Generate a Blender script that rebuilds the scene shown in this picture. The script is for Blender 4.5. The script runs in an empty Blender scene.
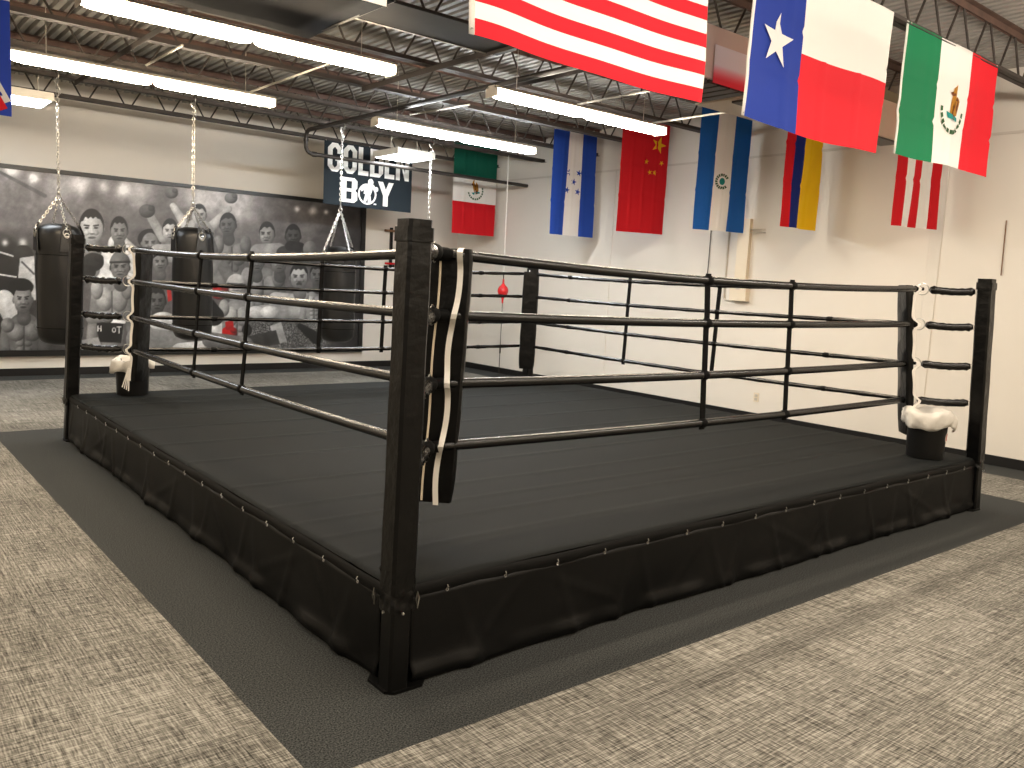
import bpy, math, random
import numpy as np
from mathutils import Vector, Matrix

random.seed(7)
rng = np.random.default_rng(11)
scene = bpy.context.scene
COL = scene.collection
PI = math.pi

# ------------------------------------------------------------------ helpers
def lin(c):
    def f(v):
        v = v / 255.0
        return v / 12.92 if v <= 0.04045 else ((v + 0.055) / 1.055) ** 2.4
    return (f(c[0]), f(c[1]), f(c[2]), 1.0)

def V(*a): return Vector(a)

class MB:
    """collects shapes and links them as one mesh object"""
    def __init__(self):
        self.v = []; self.f = []; self.m = []; self.slot = 0
    def add(self, vs, fs):
        o = len(self.v)
        self.v += [tuple(p) for p in vs]
        self.f += [tuple(i + o for i in f) for f in fs]
        self.m += [self.slot] * len(fs)
        return self
    def box(self, x0, x1, y0, y1, z0, z1, M=None):
        vs = [V(x, y, z) for x in (x0, x1) for y in (y0, y1) for z in (z0, z1)]
        if M is not None: vs = [M @ p for p in vs]
        return self.add(vs, [(0, 1, 3, 2), (4, 6, 7, 5), (0, 4, 5, 1), (2, 3, 7, 6), (0, 2, 6, 4), (1, 5, 7, 3)])
    def frames(self, path, closed=False):
        P = [Vector(p) for p in path]; n = len(P); T = []
        for i in range(n):
            a = P[i - 1] if (i > 0 or closed) else P[i]
            b = P[(i + 1) % n] if (i < n - 1 or closed) else P[i]
            T.append((b - a).normalized())
        t = T[0]; u = t.cross(V(0, 0, 1))
        if u.length < 1e-3: u = t.cross(V(0, 1, 0))
        u.normalize(); U = [u]
        for i in range(1, n):
            w = U[-1] - T[i] * U[-1].dot(T[i])
            if w.length < 1e-6: w = U[-1]
            U.append(w.normalized())
        return P, T, U
    def tube(self, path, r, seg=8, closed=False, caps=True):
        P, T, U = self.frames(path, closed); n = len(P)
        R = r if hasattr(r, '__len__') else [r] * n
        vs = []; fs = []
        for i in range(n):
            W = T[i].cross(U[i])
            for k in range(seg):
                a = 2 * PI * k / seg
                vs.append(P[i] + (U[i] * math.cos(a) + W * math.sin(a)) * R[i])
        m = n if closed else n - 1
        for i in range(m):
            j = (i + 1) % n
            for k in range(seg):
                l = (k + 1) % seg
                fs.append((i * seg + k, i * seg + l, j * seg + l, j * seg + k))
        if caps and not closed:
            fs.append(tuple(range(seg - 1, -1, -1)))
            fs.append(tuple((n - 1) * seg + k for k in range(seg)))
        return self.add(vs, fs)
    def lathe(self, prof, c=(0, 0, 0), seg=24, M=None, wob=None):
        vs = []; fs = []; n = len(prof)
        for i, (r, z) in enumerate(prof):
            for k in range(seg):
                a = 2 * PI * k / seg
                rr = r + (wob(a, z) if wob else 0)
                p = V(rr * math.cos(a), rr * math.sin(a), z)
                if M is not None: p = M @ p
                vs.append(p + Vector(c))
        for i in range(n - 1):
            for k in range(seg):
                l = (k + 1) % seg
                fs.append((i * seg + k, i * seg + l, (i + 1) * seg + l, (i + 1) * seg + k))
        fs.append(tuple(range(seg - 1, -1, -1))); fs.append(tuple((n - 1) * seg + k for k in range(seg)))
        return self.add(vs, fs)
    def ring(self, c, axis, R, r, seg=20, s2=8, sx=1.0, up=None):
        ax = Vector(axis).normalized()
        u = Vector(up) if up else ax.cross(V(0, 0, 1))
        if u.length < 1e-3: u = ax.cross(V(0, 1, 0))
        u.normalize(); w = ax.cross(u)
        path = [Vector(c) + u * (R * sx * math.cos(2 * PI * k / seg)) + w * (R * math.sin(2 * PI * k / seg)) for k in range(seg)]
        return self.tube(path, r, s2, closed=True)
    def ribbon(self, path, side, width, th=0.003):
        P, T, U = self.frames(path); S = Vector(side).normalized(); n = len(P); vs = []; fs = []
        for p, t in zip(P, T):
            nn = t.cross(S).normalized()
            for a, b in ((-1, -1), (1, -1), (1, 1), (-1, 1)):
                vs.append(p + S * (a * width / 2) + nn * (b * th / 2))
        for i in range(n - 1):
            for k in range(4):
                l = (k + 1) % 4
                fs.append((i * 4 + k, i * 4 + l, (i + 1) * 4 + l, (i + 1) * 4 + k))
        fs.append((3, 2, 1, 0)); fs.append(tuple((n - 1) * 4 + k for k in range(4)))
        return self.add(vs, fs)
    def chain(self, a, b, size=0.04, wire=0.0045):
        a = Vector(a); b = Vector(b); L = (b - a).length; n = max(2, round(L / (size * 0.72))); d = (b - a) / n; t = d.normalized()
        s = t.cross(V(0.31, 0.95, 0.02)).normalized(); w = t.cross(s)
        for i in range(n):
            c = a + d * (i + 0.5); q = s if i % 2 else w
            path = []
            for k in range(10):
                an = 2 * PI * k / 10
                path.append(c + t * (math.cos(an) * size * 0.46) + q * (math.sin(an) * size * 0.28))
            self.tube(path, wire, 5, closed=True)
        return self
    def build(self, name, mats, parent=None, smooth=True, bevel=0, ang=40):
        root = Vector((0, 0, 0))
        q = parent
        while q is not None:
            root += q.location; q = q.parent
        me = bpy.data.meshes.new(name)
        me.from_pydata([(p[0] - root.x, p[1] - root.y, p[2] - root.z) for p in self.v], [], self.f)
        if not isinstance(mats, (list, tuple)): mats = [mats]
        for m in mats: me.materials.append(m)
        if len(mats) > 1: me.polygons.foreach_set('material_index', self.m)
        me.validate(); me.update()
        if smooth:
            me.polygons.foreach_set('use_smooth', [True] * len(me.polygons))
            me.set_sharp_from_angle(angle=math.radians(ang))
        o = bpy.data.objects.new(name, me); COL.objects.link(o)
        if parent is not None: o.parent = parent
        if bevel:
            md = o.modifiers.new('edge', 'BEVEL'); md.width = bevel; md.segments = 2; md.limit_method = 'ANGLE'
        return o

def thing(name, label, cat, loc=(0, 0, 0), group=None):
    o = bpy.data.objects.new(name, None); COL.objects.link(o); o.empty_display_size = 0.1
    o.location = loc; o['label'] = label; o['category'] = cat
    if group: o['group'] = group
    return o
def tag(o, label, cat, group=None):
    o['label'] = label; o['category'] = cat
    if group: o['group'] = group
    return o
def struct(o):
    o['kind'] = 'structure'; return o
def copy_tree(o, parent=None):
    c = o.copy(); COL.objects.link(c)
    c.parent = parent
    for ch in list(o.children): copy_tree(ch, c)
    return c

# ------------------------------------------------------------------ materials
def mat(name, col, rough=0.6, metal=0.0, spec=0.5, bump=0.0, bscale=40, var=0.0, vscale=6, emit=None, sheen=0.0, trans=0.0, coat=0.0):
    m = bpy.data.materials.new(name); m.use_nodes = True
    nt = m.node_tree; b = nt.nodes['Principled BSDF']
    c = lin(col) if max(col) > 1.001 else (*col, 1)
    b.inputs['Base Color'].default_value = c
    b.inputs['Roughness'].default_value = rough; b.inputs['Metallic'].default_value = metal
    b.inputs['Specular IOR Level'].default_value = spec
    if coat: b.inputs['Coat Weight'].default_value = coat; b.inputs['Coat Roughness'].default_value = 0.25
    if sheen: b.inputs['Sheen Weight'].default_value = sheen
    if emit:
        b.inputs['Emission Color'].default_value = (*emit[0], 1); b.inputs['Emission Strength'].default_value = emit[1]
    tc = nt.nodes.new('ShaderNodeTexCoord')
    if var:
        n = nt.nodes.new('ShaderNodeTexNoise'); n.inputs['Scale'].default_value = vscale; n.inputs['Detail'].default_value = 5
        nt.links.new(tc.outputs['Object'], n.inputs['Vector'])
        r = nt.nodes.new('ShaderNodeValToRGB')
        r.color_ramp.elements[0].position = 0.3; r.color_ramp.elements[1].position = 0.7
        r.color_ramp.elements[0].color = tuple(x * (1 - var) for x in c[:3]) + (1,)
        r.color_ramp.elements[1].color = tuple(min(1, x * (1 + var)) for x in c[:3]) + (1,)
        nt.links.new(n.outputs['Fac'], r.inputs['Fac']); nt.links.new(r.outputs['Color'], b.inputs['Base Color'])
    if bump:
        n2 = nt.nodes.new('ShaderNodeTexNoise'); n2.inputs['Scale'].default_value = bscale; n2.inputs['Detail'].default_value = 4
        nt.links.new(tc.outputs['Object'], n2.inputs['Vector'])
        bp = nt.nodes.new('ShaderNodeBump'); bp.inputs['Strength'].default_value = bump; bp.inputs['Distance'].default_value = 0.01
        nt.links.new(n2.outputs['Fac'], bp.inputs['Height']); nt.links.new(bp.outputs['Normal'], b.inputs['Normal'])
    if trans:
        t = nt.nodes.new('ShaderNodeBsdfTranslucent'); t.inputs['Color'].default_value = c
        mx = nt.nodes.new('ShaderNodeMixShader'); mx.inputs['Fac'].default_value = trans
        nt.links.new(b.outputs['BSDF'], mx.inputs[1]); nt.links.new(t.outputs['BSDF'], mx.inputs[2])
        nt.links.new(mx.outputs['Shader'], nt.nodes['Material Output'].inputs['Surface'])
    return m

M = {}
M['wall'] = mat('beige_wall_paint', (220, 214, 204), 0.75, spec=0.25, bump=0.05, bscale=90, var=0.02, vscale=1.2)
M['seam'] = mat('wall_seam_paint', (205, 198, 187), 0.75, spec=0.25)
M['base'] = mat('black_vinyl_baseboard', (12, 11, 11), 0.45)
M['deck'] = mat('galvanised_roof_deck', (150, 147, 141), 0.6, var=0.14, vscale=2.0)
M['joist'] = mat('brown_joist_primer', (54, 46, 40), 0.7, var=0.3, vscale=5)
M['rust'] = mat('rusty_joist_chord', (82, 60, 50), 0.75, var=0.3, vscale=7)
M['pipe'] = mat('dark_steel_pipe', (52, 47, 43), 0.5, metal=0.3)
M['conduit'] = mat('pale_conduit', (196, 190, 178), 0.4, metal=0.3)
M['fixture'] = mat('white_fixture_enamel', (235, 228, 214), 0.4)
M['lamp_warm'] = mat('glowing_tube_warm', (255, 250, 240), 0.4, emit=((1.0, 0.83, 0.62), 72.0))
M['lamp_neutral'] = mat('glowing_tube_neutral', (255, 253, 248), 0.4, emit=((1.0, 0.91, 0.78), 74.0))
M['lamp_cool'] = mat('glowing_tube_cool', (250, 252, 255), 0.4, emit=((0.95, 1.0, 1.04), 112.0))
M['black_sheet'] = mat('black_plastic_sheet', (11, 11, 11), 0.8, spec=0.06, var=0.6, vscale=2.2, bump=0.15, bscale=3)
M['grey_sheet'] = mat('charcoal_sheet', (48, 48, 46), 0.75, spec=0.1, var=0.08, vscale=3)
M['vinyl'] = mat('black_padded_vinyl', (6, 6, 6), 0.33, spec=0.26, bump=0.9, bscale=11)
M['rope'] = mat('black_rope_sleeve', (6, 6, 6), 0.27, spec=0.5)
M['strap'] = mat('black_webbing', (8, 8, 8), 0.75, spec=0.12)
M['steel'] = mat('black_powder_coated_steel', (6, 6, 6), 0.4, spec=0.25)
M['canvas'] = mat('charcoal_ring_canvas', (24, 26, 26), 0.8, spec=0.1, bump=0.12, bscale=160, var=0.04, vscale=3)
M['apron'] = mat('black_apron_cloth', (6, 6, 6), 0.5, spec=0.2, bump=0.1, bscale=220)
M['border'] = mat('black_border_strip', (7, 7, 7), 0.6, spec=0.15)
M['lace'] = mat('white_cotton_lace', (236, 232, 224), 0.85, spec=0.2, bump=0.15, bscale=300)
M['piping'] = mat('cream_piping_cord', (222, 208, 184), 0.8, spec=0.2)
M['chrome'] = mat('bright_chrome', (188, 186, 181), 0.30, metal=1.0)
M['bag'] = mat('black_bag_leather', (10, 10, 10), 0.4, spec=0.4, bump=0.08, bscale=50)
M['bucket'] = mat('black_plastic_bucket', (7, 7, 7), 0.42, spec=0.3)
M['liner'] = mat('white_plastic_liner', (238, 234, 226), 0.45, bump=0.5, bscale=30, trans=0.25)
M['sticker'] = mat('white_sticker', (230, 222, 210), 0.5)
M['redball'] = mat('red_leather_ball', (196, 30, 34), 0.35, coat=0.3)
M['frame'] = mat('black_picture_frame', (14, 14, 13), 0.4, var=0.2, vscale=8)
M['navy'] = mat('navy_banner_cloth', (33, 41, 47), 0.8, spec=0.2)
M['banner_white'] = mat('white_banner_print', (240, 240, 236), 0.8, spec=0.2)
M['duct'] = mat('beige_duct_paint', (212, 196, 172), 0.5)
M['louver'] = mat('dark_grille', (74, 70, 63), 0.6)
M['green_tape'] = mat('faded_green_tape', (128, 134, 104), 0.7)
M['ink'] = mat('brown_stencil_ink', (110, 66, 52), 0.8)
M['box'] = mat('painted_electrical_box', (224, 211, 188), 0.5)
M['wood'] = mat('brown_wood_bar', (116, 84, 58), 0.6, var=0.2, vscale=20)

def flag_mat(name, c): return mat(name, c, 0.72, spec=0.25, bump=0.04, bscale=500, trans=0.28)
F = dict(red=flag_mat('flag_red', (222, 30, 44)), white=flag_mat('flag_white', (240, 236, 230)), blue=flag_mat('flag_blue', (34, 58, 150)),
         royal=flag_mat('flag_royal_blue', (38, 76, 172)), sky=flag_mat('flag_azure', (30, 92, 168)), green=flag_mat('flag_green', (24, 122, 78)),
         dgreen=flag_mat('flag_bottle_green', (14, 92, 72)), yellow=flag_mat('flag_yellow', (238, 190, 24)), dred=flag_mat('flag_crimson', (206, 24, 34)),
         gold=flag_mat('emblem_gold', (176, 122, 40)), brown=flag_mat('emblem_brown', (112, 62, 34)), navy=flag_mat('flag_navy', (24, 40, 110)),
         leaf=flag_mat('emblem_green', (58, 92, 58)), teal=flag_mat('emblem_teal', (40, 140, 136)))

# carpets
def carpet_light():
    m = bpy.data.materials.new('woven_beige_carpet_tiles'); m.use_nodes = True; nt = m.node_tree; L = nt.links
    b = nt.nodes['Principled BSDF']; b.inputs['Roughness'].default_value = 0.95; b.inputs['Specular IOR Level'].default_value = 0.1
    tc = nt.nodes.new('ShaderNodeTexCoord')
    def noise(sc, s=1.0, det=2.0):
        mp = nt.nodes.new('ShaderNodeMapping'); mp.inputs['Scale'].default_value = sc
        L.new(tc.outputs['Object'], mp.inputs['Vector'])
        n = nt.nodes.new('ShaderNodeTexNoise'); n.inputs['Scale'].default_value = s; n.inputs['Detail'].default_value = det
        L.new(mp.outputs['Vector'], n.inputs['Vector']); return n.outputs['Fac']
    def math_(op, a, b2=None, v=None):
        n = nt.nodes.new('ShaderNodeMath'); n.operation = op; L.new(a, n.inputs[0])
        if b2 is not None: L.new(b2, n.inputs[1])
        if v is not None: n.inputs[1].default_value = v
        return n.outputs[0]
    nx = noise((3.0, 130, 1), det=1); ny = noise((130, 3.0, 1), det=1); fine = noise((300, 300, 1), det=1)
    dx = noise((22, 190, 1), det=0); dy = noise((190, 22, 1), det=0)
    broad = noise((0.9, 0.9, 1), det=3)
    # tile to tile change
    sn = nt.nodes.new('ShaderNodeVectorMath'); sn.operation = 'SNAP'; sn.inputs[1].default_value = (0.61, 0.61, 10)
    L.new(tc.outputs['Object'], sn.inputs[0])
    wn = nt.nodes.new('ShaderNodeTexWhiteNoise'); L.new(sn.outputs[0], wn.inputs['Vector'])
    s = math_('MULTIPLY', math_('ADD', nx, ny), v=0.85)
    s = math_('ADD', s, math_('MULTIPLY', math_('ADD', dx, dy), v=0.55))
    s = math_('ADD', s, math_('MULTIPLY', fine, v=0.25))
    s = math_('ADD', s, math_('MULTIPLY', broad, v=0.30))
    s = math_('ADD', s, math_('MULTIPLY', wn.outputs['Value'], v=0.12))
    s = math_('ADD', math_('SUBTRACT', s, v=1.735), v=0.5)
    r = nt.nodes.new('ShaderNodeValToRGB'); e = r.color_ramp.elements
    e[0].position = 0.12; e[0].color = lin((54, 53, 49)); e[1].position = 0.9; e[1].color = lin((168, 165, 156))
    k = e.new(0.5); k.color = lin((114, 111, 104))
    L.new(s, r.inputs['Fac']); L.new(r.outputs['Color'], b.inputs['Base Color'])
    bp = nt.nodes.new('ShaderNodeBump'); bp.inputs['Strength'].default_value = 0.35; bp.inputs['Distance'].default_value = 0.004
    L.new(s, bp.inputs['Height']); L.new(bp.outputs['Normal'], b.inputs['Normal'])
    return m
def carpet_dark():
    m = bpy.data.materials.new('speckled_charcoal_carpet'); m.use_nodes = True; nt = m.node_tree; L = nt.links
    b = nt.nodes['Principled BSDF']; b.inputs['Roughness'].default_value = 0.95; b.inputs['Specular IOR Level'].default_value = 0.1
    tc = nt.nodes.new('ShaderNodeTexCoord')
    n = nt.nodes.new('ShaderNodeTexNoise'); n.inputs['Scale'].default_value = 150; n.inputs['Detail'].default_value = 3
    L.new(tc.outputs['Object'], n.inputs['Vector'])
    r = nt.nodes.new('ShaderNodeValToRGB'); e = r.color_ramp.elements
    e[0].position = 0.36; e[0].color = lin((31, 32, 32)); e[1].position = 0.68; e[1].color = lin((82, 84, 83))
    L.new(n.outputs['Fac'], r.inputs['Fac']); L.new(r.outputs['Color'], b.inputs['Base Color'])
    bp = nt.nodes.new('ShaderNodeBump'); bp.inputs['Strength'].default_value = 0.4; bp.inputs['Distance'].default_value = 0.004
    L.new(n.outputs['Fac'], bp.inputs['Height']); L.new(bp.outputs['Normal'], b.inputs['Normal'])
    return m
M['carpet_l'] = carpet_light(); M['carpet_d'] = carpet_dark()

# ------------------------------------------------------------------ room
XR, YB, XL, YF, ZT = 7.72, 10.5, -8.0, -9.0, 4.08
fl = MB()
xs = [XL, -0.53, 6.17, 7.19, XR + 0.1]; ys = [YF, -0.42, 6.25, 10.02, YB + 0.1]
for i in range(4):
    for j in range(4):
        dark = (i == 1 and j == 1) or i == 3 or j == 3
        fl.slot = 1 if dark else 0
        fl.add([(xs[i], ys[j], 0), (xs[i + 1], ys[j], 0), (xs[i + 1], ys[j + 1], 0), (xs[i], ys[j + 1], 0)], [(0, 1, 2, 3)])
struct(fl.build('floor', [M['carpet_l'], M['carpet_d']], smooth=False))
struct(MB().box(XL, XR + 0.12, YB, YB + 0.12, 0, ZT).build('wall_back', M['wall'], smooth=False))
struct(MB().box(XR, XR + 0.12, YF, YB, 0, ZT).build('wall_right', M['wall'], smooth=False))
struct(MB().box(XL - 0.12, XL, YF, YB + 0.12, 0, ZT).build('wall_left', M['wall'], smooth=False))
struct(MB().box(XL, XR + 0.12, YF - 0.12, YF, 0, ZT).build('wall_front', M['wall'], smooth=False))
struct(MB().box(XL, XR - 0.012, YB - 0.012, YB, 0, 0.105).build('baseboard_back', M['base'], smooth=False, bevel=0.003))
struct(MB().box(XR - 0.012, XR, YF, YB, 0, 0.105).build('baseboard_right', M['base'], smooth=False, bevel=0.003))
# trims: horizontal panel joint and two vertical wall joints on the right wall
struct(MB().box(XR - 0.018, XR, YF, YB, 3.40, 3.425).build('trim_1', M['seam'], smooth=False))
struct(MB().box(XR - 0.012, XR, 6.42, 6.56, 0.105, 3.40).build('trim_2', M['wall'], smooth=False, bevel=0.006))
struct(MB().box(XR - 0.012, XR, 1.47, 1.60, 0.105, 3.40).build('trim_3', M['wall'], smooth=False, bevel=0.006))
# corrugated roof deck, flutes along Y
ce = MB(); p = 0.1016; x = XL; prof = []
while x < XR + 0.1:
    prof += [(x, 0), (x + 0.052, 0), (x + 0.060, 0.045), (x + 0.092, 0.045), (x + 0.100, 0)]
    x += p
vs = []; fs = []
for k, (a, b) in enumerate(prof):
    vs += [(a, YF - 0.1, ZT - 0.03 + b), (a, YB + 0.12, ZT - 0.03 + b)]
for k in range(len(prof) - 1): fs.append((2 * k, 2 * k + 1, 2 * k + 3, 2 * k + 2))
ce.add(vs, fs)
struct(ce.build('ceiling', M['deck'], smooth=False))

# ------------------------------------------------------------------ steel joists
JY = [0.47, 1.74, 3.0, 4.28, 5.6, 6.85, 8.1, 9.35]
where = ['carrying the big flags nearest the viewpoint', 'over the upright red and white striped flag', 'over the upright red, blue and yellow flag',
         'over the upright flag with round green emblem', 'over the upright red flag with yellow stars', 'over the upright flag with five blue stars', 'carrying the heavy bags on chains', 'nearest the mural wall, holding the navy banner']
ZB, ZTOP = 3.65, 4.045
def joist():
    t = thing('bar_joist', '', 'roof joist', (0, 0, ZB), 'open web steel joists under the roof deck')
    m = MB(); m.box(XL, XR - 0.01, -0.065, -0.006, ZTOP - 0.006, ZTOP); m.box(XL, XR - 0.01, 0.006, 0.065, ZTOP - 0.006, ZTOP)
    m.box(XL, XR - 0.01, -0.016, -0.01, ZTOP - 0.06, ZTOP); m.box(XL, XR - 0.01, 0.01, 0.016, ZTOP - 0.06, ZTOP)
    m.build('top_chord', M['rust'], t, smooth=False)
    m = MB(); m.box(XL, XR - 0.01, -0.055, -0.006, ZB, ZB + 0.006); m.box(XL, XR - 0.01, 0.006, 0.055, ZB, ZB + 0.006)
    m.box(XL, XR - 0.01, -0.016, -0.01, ZB, ZB + 0.05); m.box(XL, XR - 0.01, 0.01, 0.016, ZB, ZB + 0.05)
    m.build('bottom_chord', M['joist'], t, smooth=False)
    m = MB(); pitch = 0.517; x = -0.05 - pitch * 15
    while x < XR - 0.4:
        if x > XL + 0.3:
            m.tube([V(x - pitch / 2 + 0.02, 0, ZTOP - 0.02), V(x - 0.035, 0, ZB + 0.02)], 0.0105, 6)
            m.tube([V(x + 0.035, 0, ZB + 0.02), V(x + pitch / 2 - 0.02, 0, ZTOP - 0.02)], 0.0105, 6)
        x += pitch
    m.build('web', M['joist'], t)
    return t
proto = joist()
for i, y in enumerate(JY):
    t = proto if i == 0 else copy_tree(proto)
    t.location = (0, y, ZB); t['label'] = 'brown open web steel joist ' + where[i]

# bridging bars running across the joists
for (x, y0, y1, lab) in ((0.62, 4.28, 8.1, 'dark steel bridging bar crossing joists above the left heavy bags'),
                         (2.9, 3.0, 5.6, 'dark steel bridging bar crossing joists beside the charcoal sheet'),
                         (3.82, 1.74, 4.28, 'dark steel bridging bar crossing joists behind the largest striped flag')):
    m = MB(); m.box(x - 0.025, x + 0.025, y0, y1, ZB - 0.006, ZB); m.box(x - 0.025, x - 0.02, y0, y1, ZB - 0.055, ZB - 0.002)
    tag(m.build('bridging_bar', M['joist'], smooth=False), lab, 'bridging bar', 'bridging bars between joists')

# pipes and conduits
def arc(c, a, b, r, n=6):
    """quarter turn from direction a to direction b, starting at c"""
    c = Vector(c); a = Vector(a); b = Vector(b)
    return [c + a * (r * math.sin(t)) + b * (r * (1 - math.cos(t))) for t in [PI / 2 * k / n for k in range(n + 1)]]
m = MB()
pth = [V(3.96, 1.2, 3.6)] + arc((3.62, 8.40, 3.6), (0, 1, 0), (0, 0, -1), 0.1) + arc((3.62, 8.5, 3.39), (0, 0, -1), (1, 0, 0), 0.1) + [V(XR - 0.02, 8.5, 3.29)]
pth[0] = V(3.62, 1.7, 3.6)
m.tube(pth, 0.028, 10)
t = thing('gas_pipe', 'dark steel pipe that turns down and runs in front of the navy banner', 'pipe', (3.62, 8.5, 3.29))
m.build('pipe_run', M['pipe'], t)
for fa, fb in ((V(3.62, 8.5, 3.49), V(3.62, 8.5, 3.45)), (V(3.72, 8.5, 3.29), V(3.78, 8.5, 3.29))): m = MB(); m.tube([fa, fb], 0.036, 12); m.build('fitting', M['pipe'], t)
for (x, y0, y1, z, lab) in ((2.12, 4.7, 6.8, 3.62, 'pale conduit reaching from joist to end of left middle strip light'),
                            (0.92, 5.4, 6.5, 3.63, 'short pale conduit above the left middle strip light'),
                            (4.85, 3.2, 4.3, 3.635, 'pale conduit behind the largest striped flag'),
                            (5.6, 2.6, 3.9, 3.5, 'pale conduit leaving the right end of the strip light near the red flag with stars')):
    m = MB(); m.tube([V(x, y0, z), V(x, y1, z)], 0.012, 8)
    tag(m.build('conduit', M['conduit']), lab, 'conduit', 'conduits under the joists')
m = MB(); m.tube([V(4.0, 6.4, 3.63), V(4.1, 5.3, 3.63)], 0.011, 8)
tag(m.build('conduit', M['conduit']), 'pale conduit above the strip light nearest the navy banner', 'conduit', 'conduits under the joists')

# ------------------------------------------------------------------ strip lights
def strip_light(x0, x1, y, z, lampmat, label):
    t = thing('strip_light', label, 'ceiling light', ((x0 + x1) / 2, y, z), 'fluorescent strip lights')
    m = MB()
    pr = [(-0.092, 0.052), (-0.088, 0.062), (-0.045, 0.085), (0.045, 0.085), (0.088, 0.062), (0.092, 0.052)]
    n = len(pr); vs = [(x0, y + a, z + b) for a, b in pr] + [(x1, y + a, z + b) for a, b in pr]
    m.add(vs, [(k, (k + 1) % n, n + (k + 1) % n, n + k) for k in range(n)])
    for xe in (x0, x1 - 0.01):
        m.box(xe, xe + 0.01, y - 0.088, y + 0.088, z - 0.02, z + 0.06); m.box(xe, xe + 0.01, y - 0.045, y + 0.045, z + 0.06, z + 0.085)
    m.build('housing', M['fixture'], t, smooth=False)
    L = (x1 - x0) / 2
    for k in range(2):      # two wrap-around lenses end to end
        a = x0 + 0.012 + k * L; b = a + L - 0.024; g = MB(); vs = []; fs = []; seg = 20
        prof = [(0.0, 0.25), (0.015, 0.62), (0.05, 0.86), (0.11, 1.0)]
        st = [(a + d, q) for d, q in prof] + [(b - d, q) for d, q in prof[::-1]]
        for (xx, q) in st:
            for h in range(seg): vs.append((xx, y + 0.080 * q * math.cos(2 * PI * h / seg), z + 0.012 + 0.037 * q * math.sin(2 * PI * h / seg)))
        for i in range(len(st) - 1):
            for h in range(seg): l = (h + 1) % seg; fs.append((i * seg + h, i * seg + l, (i + 1) * seg + l, (i + 1) * seg + h))
        fs.append(tuple(range(seg - 1, -1, -1))); fs.append(tuple((len(st) - 1) * seg + h for h in range(seg)))
        g.add(vs, fs); g.build('lamp_lens', lampmat, t)
    for xe in (x0 + 0.3, x1 - 0.3):
        h = MB(); h.tube([V(xe, y, z + 0.085), V(xe, y, ZTOP)], 0.004, 6); h.build('hanger_rod', M['conduit'], t)
    return t
ZL = 3.37
strip_light(-0.30, 2.16, 3.78, ZL, M['lamp_warm'], 'strip light nearest the viewpoint, glowing under the black ceiling sheet')
strip_light(-0.37, 2.07, 6.05, ZL, M['lamp_warm'], 'long glowing strip light above the two left heavy bags')
strip_light(3.30, 5.70, 6.05, ZL, M['lamp_cool'], 'glowing strip light hung in front of the navy banner')
strip_light(3.20, 5.60, 3.72, ZL, M['lamp_neutral'], 'glowing strip light hung before the red flag with stars')
def troffer(x0, x1, y0, y1, z, label):
    t = thing('panel_light', label, 'ceiling light', ((x0 + x1) / 2, (y0 + y1) / 2, z), 'panel lights near the mural wall')
    m = MB(); c = 0.03
    m.box(x0, x1, y0, y0 + c, z, z + 0.08); m.box(x0, x1, y1 - c, y1, z, z + 0.08)
    m.box(x0, x0 + c, y0 + c, y1 - c, z, z + 0.08); m.box(x1 - c, x1, y0 + c, y1 - c, z, z + 0.08); m.box(x0 + 0.004, x1 - 0.004, y0 + 0.004, y1 - 0.004, z + 0.08, z + 0.09)
    m.build('housing', M['fixture'], t, smooth=False)
    MB().box(x0 + c, x1 - c, y0 + c, y1 - c, z - 0.004, z + 0.02).build('diffuser', M['panel'], t, smooth=False)
    for xe in (x0 + 0.1, x1 - 0.1):
        h = MB(); h.tube([V(xe, (y0 + y1) / 2, z + 0.09), V(xe, (y0 + y1) / 2, ZTOP)], 0.008, 6); h.build('hanger_rod', M['conduit'], t)
M['panel'] = mat('glowing_panel', (250, 252, 255), 0.4, emit=((0.94, 0.99, 1.03), 34.0))
troffer(-0.85, 0.38, 8.05, 8.70, 3.38, 'bright panel light behind the chain of the leftmost heavy bag')
troffer(4.72, 5.36, 7.85, 8.55, 3.38, 'bright square panel light in front of the navy banner')

# sheets under the joists
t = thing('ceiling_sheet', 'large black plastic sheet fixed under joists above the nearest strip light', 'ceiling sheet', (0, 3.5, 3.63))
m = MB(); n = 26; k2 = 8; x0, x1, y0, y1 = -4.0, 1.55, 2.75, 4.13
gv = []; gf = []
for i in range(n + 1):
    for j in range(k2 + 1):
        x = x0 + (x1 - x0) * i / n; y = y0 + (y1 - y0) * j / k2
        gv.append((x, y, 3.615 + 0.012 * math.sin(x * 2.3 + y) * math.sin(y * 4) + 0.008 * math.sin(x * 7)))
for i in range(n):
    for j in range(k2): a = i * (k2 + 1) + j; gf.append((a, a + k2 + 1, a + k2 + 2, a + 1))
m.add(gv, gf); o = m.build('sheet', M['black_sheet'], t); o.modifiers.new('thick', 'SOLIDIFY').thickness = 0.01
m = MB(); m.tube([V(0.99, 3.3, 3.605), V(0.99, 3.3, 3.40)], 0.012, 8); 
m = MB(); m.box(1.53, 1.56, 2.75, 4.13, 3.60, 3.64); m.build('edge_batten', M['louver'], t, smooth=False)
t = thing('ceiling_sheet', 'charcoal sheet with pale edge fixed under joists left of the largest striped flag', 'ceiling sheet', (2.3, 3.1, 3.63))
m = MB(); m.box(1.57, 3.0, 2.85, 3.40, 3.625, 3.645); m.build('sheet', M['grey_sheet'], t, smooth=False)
m = MB(); m.box(1.57, 2.95, 3.40, 3.415, 3.62, 3.64); m.build('edge_strip', M['conduit'], t, smooth=False)

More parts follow.
